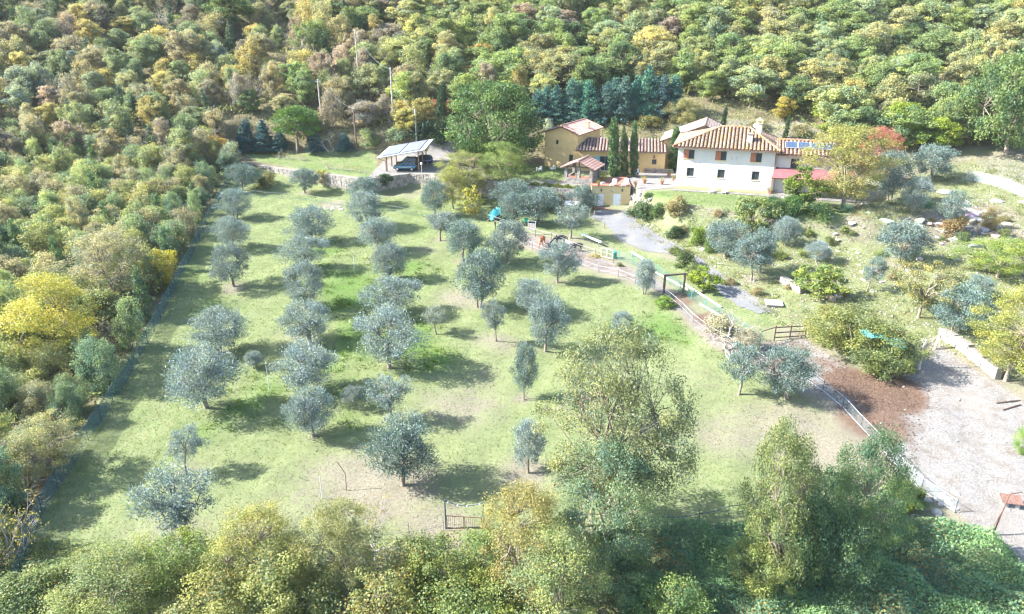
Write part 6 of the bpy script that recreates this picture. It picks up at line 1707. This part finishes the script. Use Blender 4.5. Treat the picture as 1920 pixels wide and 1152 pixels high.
# ------------------------------------------------------------------ garden furniture and pots
def lounger(label, p, rz, kind='adirondack', group='white garden chairs'):
    e = empty('garden_chair', p, rz, label, 'chair', group); mt = M['white_paint']
    if kind == 'adirondack':
        for k in range(6): MB().box(-.30, .30, -.55 + k * .10, -.47 + k * .10, .34 - k * .022, .365 - k * .022).build('slat', mt, e)
        for k in range(6):
            x = -.27 + k * .108; h = .95 - .35 * ((k - 2.5) / 2.5) ** 2 * .4
            MB().bar((x, .02, .24), (x, .42, h), .085, .025, (1, 0, 0)).build('slat', mt, e)
        for s in (-1, 1):
            MB().box(s * .37 - .07, s * .37 + .07, -.6, .2, .54, .565).build('armrest', mt, e)
            MB().box(s * .34 - .04, s * .34 + .04, -.55, -.45, 0, .538).build('leg', mt, e); MB().box(s * .34 - .04, s * .34 + .04, .12, .22, 0, .538).build('leg', mt, e)
    else:
        m = MB(); m.bar((-.32, -1.0, .32), (-.32, .3, .32), .05).bar((.32, -1.0, .32), (.32, .3, .32), .05).bar((-.32, -1.0, .32), (.32, -1.0, .32), .05); m.build('frame', mt, e)
        for k in range(8): MB().box(-.30, .30, -.98 + k * .16, -.85 + k * .16, .33, .35).build('slat', mt, e)
        for k in range(5): MB().bar((-.30, .32 + k * .11, .38 + k * .12), (.30, .32 + k * .11, .38 + k * .12), .11, .02, (0, -.7, .7)).build('slat', mt, e)
        for s in (-1, 1):
            for y in (-.85, .2): MB().box(s * .32 - .025, s * .32 + .025, y - .025, y + .025, 0, .297).build('leg', mt, e)
            MB().bar((s * .32, .28, .32), (s * .32, .82, .92), .05).build('back_rail', mt, e)
lounger('left of two white slatted garden chairs on the lawn by the stone pavilion', hit_z(1012, 321, PLAT_Z), R(-150)); lounger('right of two white slatted garden chairs on the lawn by the stone pavilion', hit_z(1037, 320, PLAT_Z), R(-152))
tz = PLAT_Z + .33
lounger('left of two white sun loungers on the garage roof terrace', hit_z(1150, 348, tz), R(-25), 'long', 'white sun loungers'); lounger('right of two white sun loungers on the garage roof terrace', hit_z(1172, 348, tz), R(-25), 'long', 'white sun loungers')
lounger('left of two white sun loungers on the grass below the white farmhouse', hit(1336, 361), R(-30), 'long', 'white sun loungers'); lounger('right of two white sun loungers on the grass below the white farmhouse', hit(1359, 362), R(-30), 'long', 'white sun loungers')
def pot(label, p, s=1.0, col=(.20, .20, .06, .3), plant=True):
    e = empty('flower_pot', p, rb.uniform(0, 6), label, 'flower pot', 'terracotta pots around the house')
    MB().lathe([(.17 * s, 0), (.26 * s, .38 * s), (.29 * s, .38 * s), (.29 * s, .45 * s), (.24 * s, .45 * s), (.2 * s, .36 * s)], 14).build('pot_body', M['terracotta'], e)
    if plant:
        r_ = np.random.default_rng(int(p.x * 10)); q = r_.normal(size=(260, 3)) * np.array([.2, .2, .16]) * s + np.array([0, 0, .68 * s])
        v = leaves(r_, q, unit(q - np.array([0, 0, .45 * s])), .12, .07); link('plant', mesh_np('pot_plant', v, np.arange(260 * 4).reshape(-1, 4), M['leaf'], r_.uniform(size=260)), e, color=col)
pz_ = PLAT_Z + .05
for px, py, s, lab, c in ((1208, 344, 1.3, 'terracotta pot with a yellowing plant on the courtyard, left of two', (.30, .26, .10, .3)), (1241, 346, 1.2, 'terracotta pot with a pale plant on the courtyard, right of two', (.26, .26, .16, .2)), (1254, 331, 1.3, 'terracotta pot with a green plant by the cypress at the white farmhouse', (.14, .22, .07, .1)),
                          (1262, 338, .8, 'small pot at the left corner of the white farmhouse', (.2, .2, .1, .2)), (1442, 364, 1.1, 'terracotta pot at the red canopy post', (.13, .18, .06, .1)), (1191, 350, .9, 'slim pot at the right corner of the garage roof terrace', (.2, .1, .06, .3))):
    pot(lab, hit_z(px, py, pz_ if py != 350 else tz - .02), s, c)
pot('low pot with a plant at the left corner of the garage roof terrace', hit_z(1122, 349, tz - .02), .9)
p = hit_z(1218, 322, PLAT_Z + .03); e = empty('stone_planter', p, R(-10), 'brown flared planter on a foot before the yellow low wing', 'planter')
MB().lathe([(.30, 0), (.26, .5), (.30, .6), (.55, 1.15), (.60, 1.2), (.52, 1.2), (.3, .8)], 4).build('bowl', M['wood'], e)
p = hit_z(1117, 341, PLAT_Z); e = empty('flowering_plant', p, 0, 'bright leaved potted plant at the right end of the stone pavilion', 'plant')
r_ = np.random.default_rng(9); q = r_.normal(size=(500, 3)) * np.array([.35, .35, .4]) + np.array([1.2, -.2, .95]); v = leaves(r_, q, unit(r_.normal(size=(500, 3))), .2, .09)
link('foliage', mesh_np('plant_leaves', v, np.arange(2000).reshape(-1, 4), M['leaf'], r_.uniform(size=500)), e, color=(.28, .30, .06, .2)); MB().tube([(1.2, -.2, 0), (1.2, -.2, .9)], .05, 6).build('stem', M['bark'], e)
p = hit_z(1130, 348, PLAT_Z); e = empty('boulder', p, 0, 'pale boulder at the corner between the stone pavilion and the garage', 'boulder')

# ------------------------------------------------------------------ rocks
def rock_mesh(seed):
    bm = bmesh.new(); bmesh.ops.create_icosphere(bm, subdivisions=2, radius=1); r_ = random.Random(seed)
    ax = [Vector((r_.gauss(0, 1), r_.gauss(0, 1), r_.gauss(0, 1))).normalized() for _ in range(7)]; dd_ = [r_.uniform(.45, .8) for _ in ax]
    for v in bm.verts:
        for a_, d_ in zip(ax, dd_):
            k = v.co.dot(a_) - d_
            if k > 0: v.co -= a_ * k
        v.co *= 1 + r_.uniform(-.04, .04)
    me = bpy.data.meshes.new('rock'); bm.to_mesh(me); bm.free(); me.materials.append(M['rock']); return me
ROCKS = [rock_mesh(k) for k in range(6)]
link('rock_body', ROCKS[0], e, (0, 0, .15), (1.1, 1.05, 1, 1)).scale = (.6, .5, .5)
def rock(label, p, s, col=(1, 1, 1), group=None, rot=None, name='rock', sink=.1):
    o = link(name, ROCKS[rb.randrange(6)], None, (p.x, p.y, p.z - sink * s[2]), (*col, 1)); o.scale = s; o.rotation_euler = rot or (rb.uniform(-.2, .2), rb.uniform(-.2, .2), rb.uniform(0, 6.28))
    return tag(o, label, 'rock', group)
p = hit(1734, 359); rock('large upright grey slab of rock behind the small olive at the upper right', p + Vector((0, 0, .9)), (1.15, .35, 1.25), (.62, .66, .78), rot=(R(-28), R(18), R(-12)), name='rock_slab', sink=0)
p = hit(1768, 362); rock('flat pale slab of rock lying right of the upright grey one', p + Vector((0, 0, .2)), (1.5, 1.0, .35), (1.2, 1.15, 1.12), rot=(R(6), R(-6), .4), name='rock_slab', sink=0)
rock('grey boulder on the grass under the autumn tree', hit(1620, 384), (.5, .4, .42), (.8, .8, .85)); rock('white round boulder on the lawn beside the fig tree', hit(1472, 372), (1.0, .6, .4), (1.2, 1.2, 1.2)); rock('white stone beside the pale rosette plant', hit(1561, 407), (.25, .22, .3), (1.4, 1.4, 1.4))
rock('white standing stone among the bare rocks on the right', hit(1813, 425), (.35, .3, .6), (1.4, 1.38, 1.34)); rock('white boulder between the light green bush and the olives by the driveway', hit(1317, 468), (.5, .4, .35), (1.3, 1.3, 1.3)); rock('flat white stone by the driveway below the olives', hit(1352, 495), (.6, .35, .12), (1.5, 1.5, 1.5))
for k in range(26):
    px, py = rb.uniform(1172, 1222), rb.uniform(362, 392)
    if abs((px - 1172) * .55 + 360 - py) > 14: continue
    s = rb.uniform(.3, .6); rock('rough pale boulder stacked on the bank right of the garage', hit(px, py), (s, s * .8, s * .7), (1.15, 1.12, 1.1), 'boulders beside the garage', name='boulder')
for k in range(110):
    px, py = rb.uniform(1250, 1915), rb.uniform(395, 560)
    if py > 470 and px < 1500 or (px < 1560 and py < 430): continue
    if 1790 < px and py > 470: continue
    s = rb.uniform(.14, .42) * (1.6 if rb.random() < .12 else 1); rock('pale stone lying on the dry slope to the right of the farmhouse', hit(px, py), (s * rb.uniform(.8, 1.6), s, s * rb.uniform(.3, .7)), [c * rb.uniform(.85, 1.25) for c in (1.05, 1.0, .95)], 'stones on the dry slope')
for k in range(64):
    px, py = rb.gauss(1810, 50), rb.gauss(412, 32)
    if px > 1930 or py < 370: continue
    s = rb.uniform(.3, 1.0); rock('angular rock of the bare outcrop on the right hand slope', hit(px, py), (s * 1.4, s, s * .55), [c * rb.uniform(.8, 1.25) for c in (1.05, 1.0, .94)], 'rocks of the bare outcrop')
for k in range(46):
    px, py = rb.uniform(1640, 1915), rb.uniform(690, 960)
    if px < 1640 + (py - 820) * .9: continue
    s = rb.uniform(.07, .2); rock('loose pale stone on the trampled yard at the right', hit(px, py), (s * 1.3, s, s * .6), (1.0, .98, .95), 'stones on the stony yard')
for k in range(14):
    px, py = rb.uniform(1735, 1800), rb.uniform(925, 965)
    s = rb.uniform(.15, .4); rock('white stone at the corner of the stony yard, by the tape fence', hit(px, py), (s * 1.3, s, s * .8), (1.35, 1.32, 1.26), 'stones at the yard corner')
for k in range(7):
    s = rb.uniform(.25, .45); rock('flat pale stone in the small heap at the far end of the meadow', hit(rb.uniform(622, 648), rb.uniform(385, 394)), (s * 1.4, s, s * .5), (1.2, 1.18, 1.14), 'stone heap at the far end of the meadow')
for k in range(30):
    px = rb.uniform(1205, 1420); s = rb.uniform(.08, .22); rock('small pale stone along the grass edge of the driveway bank', hit(px, 420 + (px - 1205) * .5 + rb.uniform(-14, 6)), (s * 1.3, s, s * .7), (1.15, 1.12, 1.08), 'stones along the driveway bank')

# ------------------------------------------------------------------ animals and the person
def skin_mesh(name, verts, edges, radii, mat, root=0, sub=2):
    bm = bmesh.new(); lay = bm.verts.layers.skin.verify()
    vs = [bm.verts.new(v) for v in verts]
    for v, r in zip(vs, radii): v[lay].radius = (r, r) if not hasattr(r, '__len__') else r
    vs[root][lay].use_root = True
    for a, b in edges: bm.edges.new((vs[a], vs[b]))
    me = bpy.data.meshes.new(name); bm.to_mesh(me); bm.free(); me.materials.append(mat)
    o = bpy.data.objects.new(name, me); COL.objects.link(o)
    o.modifiers.new('skin', 'SKIN').use_smooth_shade = True
    s = o.modifiers.new('sub', 'SUBSURF'); s.levels = s.render_levels = sub
    return o

def horse(name, label, p, rz, col, mane, cat='horse', s=1.0, legs=None, ears=1.0, thin=1.0):
    """grazing animal facing -x"""
    e = empty(name, p, rz, label, cat, 'animals in the horse run'); e.scale = (s, s, s)
    V = [(.62, 0, 1.12), (.15, 0, 1.06), (-.42, 0, 1.14), (-.82, 0, 1.02), (-1.12, 0, .70), (-1.30, 0, .40), (-1.42, 0, .20), (-1.50, 0, .06),   # rump .. muzzle
         (.70, -.16, .84), (.56, -.17, .58), (.74, -.17, .44), (.66, -.17, .08), (.62, -.17, .02),
         (.70, .16, .84), (.50, .17, .58), (.66, .17, .44), (.60, .17, .08), (.56, .17, .02),
         (-.46, -.16, .80), (-.48, -.16, .46), (-.46, -.16, .08), (-.50, -.16, .02),
         (-.40, .16, .80), (-.42, .16, .46), (-.40, .16, .08), (-.44, .16, .02), (.80, 0, 1.02)]
    E = [(1, 0), (1, 2), (2, 3), (3, 4), (4, 5), (5, 6), (6, 7), (0, 8), (8, 9), (9, 10), (10, 11), (11, 12), (0, 13), (13, 14), (14, 15), (15, 16), (16, 17), (2, 18), (18, 19), (19, 20), (20, 21), (2, 22), (22, 23), (23, 24), (24, 25), (0, 26)]
    Rr = [(.28, .30), (.29, .31), (.27, .31), .19, .13, .12, .085, .065, .16, .085, .062, .05, .06, .16, .085, .062, .05, .06, .12, .07, .05, .06, .12, .07, .05, .06, .18]
    Rr = [(r[0] * thin, r[1] * thin) if hasattr(r, '__len__') else r for r in Rr]
    b = skin_mesh('body', V, E, Rr, M['coat'], 1); b.parent = e; b.color = (*col, 1)
    for sg in (-1, 1):
        MB().add([(-1.16, sg * .05, .52), (-1.22, sg * .10, .50), (-1.10 + .02, sg * .1, .52 + .16 * ears), (-1.20, sg * .02, .46)], [(0, 1, 2), (1, 3, 2), (3, 0, 2)]).build('ear', M['coat'], e, color=(*col, 1))
    m = MB()
    for k in range(9):
        t = k / 8; x = -.50 - .62 * t; z = 1.36 - .62 * t; m.box(x - .07, x + .05, -.045, .045, z - .16, z + .03)
    m.build('mane', M['coat'], e, color=(*mane, 1))
    MB().tube([(.93, 0, 1.12), (1.02, 0, .95), (1.0, 0, .65), (.97, 0, .42)], [.05, .07, .075, .02], 7).build('tail', M['coat'], e, color=(*mane, 1))
    if legs:
        for x, y in ((.64, -.17), (.58, .17), (-.47, -.16), (-.41, .16)): MB().tube([(x, y, .03), (x + .01, y, .22)], [.066, .06], 8).build('sock', M['coat'], e, color=(*legs, 1))
    return e
horse('horse', 'chestnut horse with white socks seen from behind at the upper end of the run', hit(1016, 461), R(70), (.42, .13, .05), (.10, .05, .035), legs=(.75, .72, .68), s=1.02)
horse('horse', 'black horse grazing in the middle of the run', hit(1050, 459), R(8), (.02, .018, .02), (.012, .012, .012), s=1.02)
horse('donkey', 'pale grey donkey standing right of the black horse', hit(1066, 464), R(140), (.33, .29, .265), (.22, .19, .175), 'donkey', .74, ears=2.0)
horse('donkey', 'dark brown donkey at the right end of the grazing group', hit(1082, 470), R(12), (.055, .04, .04), (.03, .025, .025), 'donkey', .82, ears=2.0)
p = hit(1117, 481); e = empty('hay_heap', p, 0, 'small heap of hay left of the yellow frame', 'hay heap')
r_ = np.random.default_rng(2); q = r_.normal(size=(900, 3)) * np.array([.5, .4, .18]) + np.array([0, 0, .1]); q[:, 2] = np.abs(q[:, 2]) * np.exp(-(q[:, 0] ** 2 + q[:, 1] ** 2))
v = leaves(r_, q, unit(r_.normal(size=q.shape)), .3, .03); link('straw', mesh_np('straw', v, np.arange(3600).reshape(-1, 4), M['leaf'], r_.uniform(size=900)), e, color=(.42, .36, .22, 0))

p = hit_z(1195, 333.5, PLAT_Z + .03)
pe = empty('person', p, R(12), 'person standing in the courtyard in a dark blue jacket over a pale shirt', 'person')
V = [(0, 0, .95), (0, 0, 1.15), (0, -.01, 1.38), (0, -.01, 1.50), (0, -.03, 1.58), (0, -.035, 1.72),
     (-.19, 0, 1.42), (-.27, .02, 1.14), (-.27, -.05, .90), (-.27, -.08, .80), (.19, 0, 1.42), (.27, .02, 1.14), (.27, -.05, .90), (.27, -.08, .80),
     (-.10, 0, .88), (-.11, -.01, .50), (-.12, .02, .10), (-.13, -.13, .05), (.10, 0, .88), (.11, -.01, .50), (.12, .02, .10), (.13, -.13, .05)]
E = [(0, 1), (1, 2), (2, 3), (3, 4), (4, 5), (2, 6), (6, 7), (7, 8), (8, 9), (2, 10), (10, 11), (11, 12), (12, 13), (0, 14), (14, 15), (15, 16), (16, 17), (0, 18), (18, 19), (19, 20), (20, 21)]
Rr = [(.14, .10), (.13, .10), (.15, .10), .055, (.075, .085), (.085, .10), .06, .045, .036, .04, .06, .045, .036, .04, .085, .06, .045, .035, .085, .06, .045, .035]
b = skin_mesh('body', V, E, Rr, M['skin']); b.parent = pe
# hands: palm, four fingers and a thumb
for sg in (-1, 1):
    hv, he, hr = [(sg * .27, -.08, .80), (sg * .27, -.09, .74)], [(0, 1)], [.03, .032]
    for k, (dy, ln) in enumerate(((-.035, .07), (-.012, .08), (.012, .075), (.032, .06))):
        i = len(hv); hv += [(sg * .272, -.09 + dy, .71), (sg * .275, -.095 + dy, .71 - ln * .6), (sg * .268, -.10 + dy, .71 - ln)]; he += [(1, i), (i, i + 1), (i + 1, i + 2)]; hr += [.011, .010, .008]
    i = len(hv); hv += [(sg * .255, -.135, .745), (sg * .25, -.15, .715)]; he += [(0, i), (i, i + 1)]; hr += [.012, .009]
    h_ = skin_mesh('hand', hv, he, hr, M['skin'], 1, 1); h_.parent = pe
jk = skin_mesh('jacket', [V[0], V[1], V[2], V[6], V[7], V[8], V[10], V[11], V[12], (0, 0, .84)], [(0, 1), (1, 2), (2, 3), (3, 4), (4, 5), (2, 6), (6, 7), (7, 8), (0, 9)], [(.175, .13), (.165, .125), (.18, .125), .085, .065, .052, .085, .065, .052, (.18, .135)], M['navy']); jk.parent = pe
sv = MB().add([(-.05, -.145, 1.42), (.05, -.145, 1.42), (.075, -.15, 1.1), (.07, -.155, .90), (-.07, -.155, .90), (-.075, -.15, 1.1), (-.05, -.09, 1.42), (.05, -.09, 1.42), (.075, -.09, 1.1), (.07, -.09, .90), (-.07, -.09, .90), (-.075, -.09, 1.1)],
     [(5, 4, 3, 2), (0, 5, 2, 1), (0, 6, 11, 5), (5, 11, 10, 4), (1, 2, 8, 7), (2, 3, 9, 8), (0, 1, 7, 6), (3, 4, 10, 9)]).build('shirt', M['shirt'], pe)
for sg in (-1, 1):
    t = skin_mesh('trouser_leg', [(sg * .085, 0, .92), (sg * .11, -.01, .5), (sg * .12, .02, .09)], [(0, 1), (1, 2)], [.11, .085, .072], M['charcoal']); t.parent = pe
    MB().lathe([(.06, 0), (.065, .05), (.05, .1)], 10, (sg * .125, -.02, 0)).box(sg * .125 - .05, sg * .125 + .05, -.2, -.02, 0, .07).build('shoe', M['charcoal'], pe)
hm = MB().lathe([(.098, 1.70), (.108, 1.755), (.098, 1.81), (.06, 1.845), (.01, 1.855)], 12, (0, -.02, 0)).build('hair', M['hair'], pe, smooth=True)
MB().box(-.045, -.02, -.142, -.13, 1.715, 1.727).box(.02, .045, -.142, -.13, 1.715, 1.727).build('eyes', M['charcoal'], pe)
MB().add([(0, -.165, 1.675), (-.018, -.13, 1.67), (.018, -.13, 1.67), (0, -.132, 1.725)], [(0, 2, 3), (0, 3, 1), (0, 1, 2)]).build('nose', M['skin'], pe)
for sg in (-1, 1): MB().lathe([(.004, -.035), (.02, -.01), (.022, .015), (.006, .035)], 6, (sg * .1, -.035, 1.705)).build('ear', M['skin'], pe)
MB().box(-.03, .03, -.137, -.128, 1.640, 1.650).build('mouth', M['red_canopy'], pe)
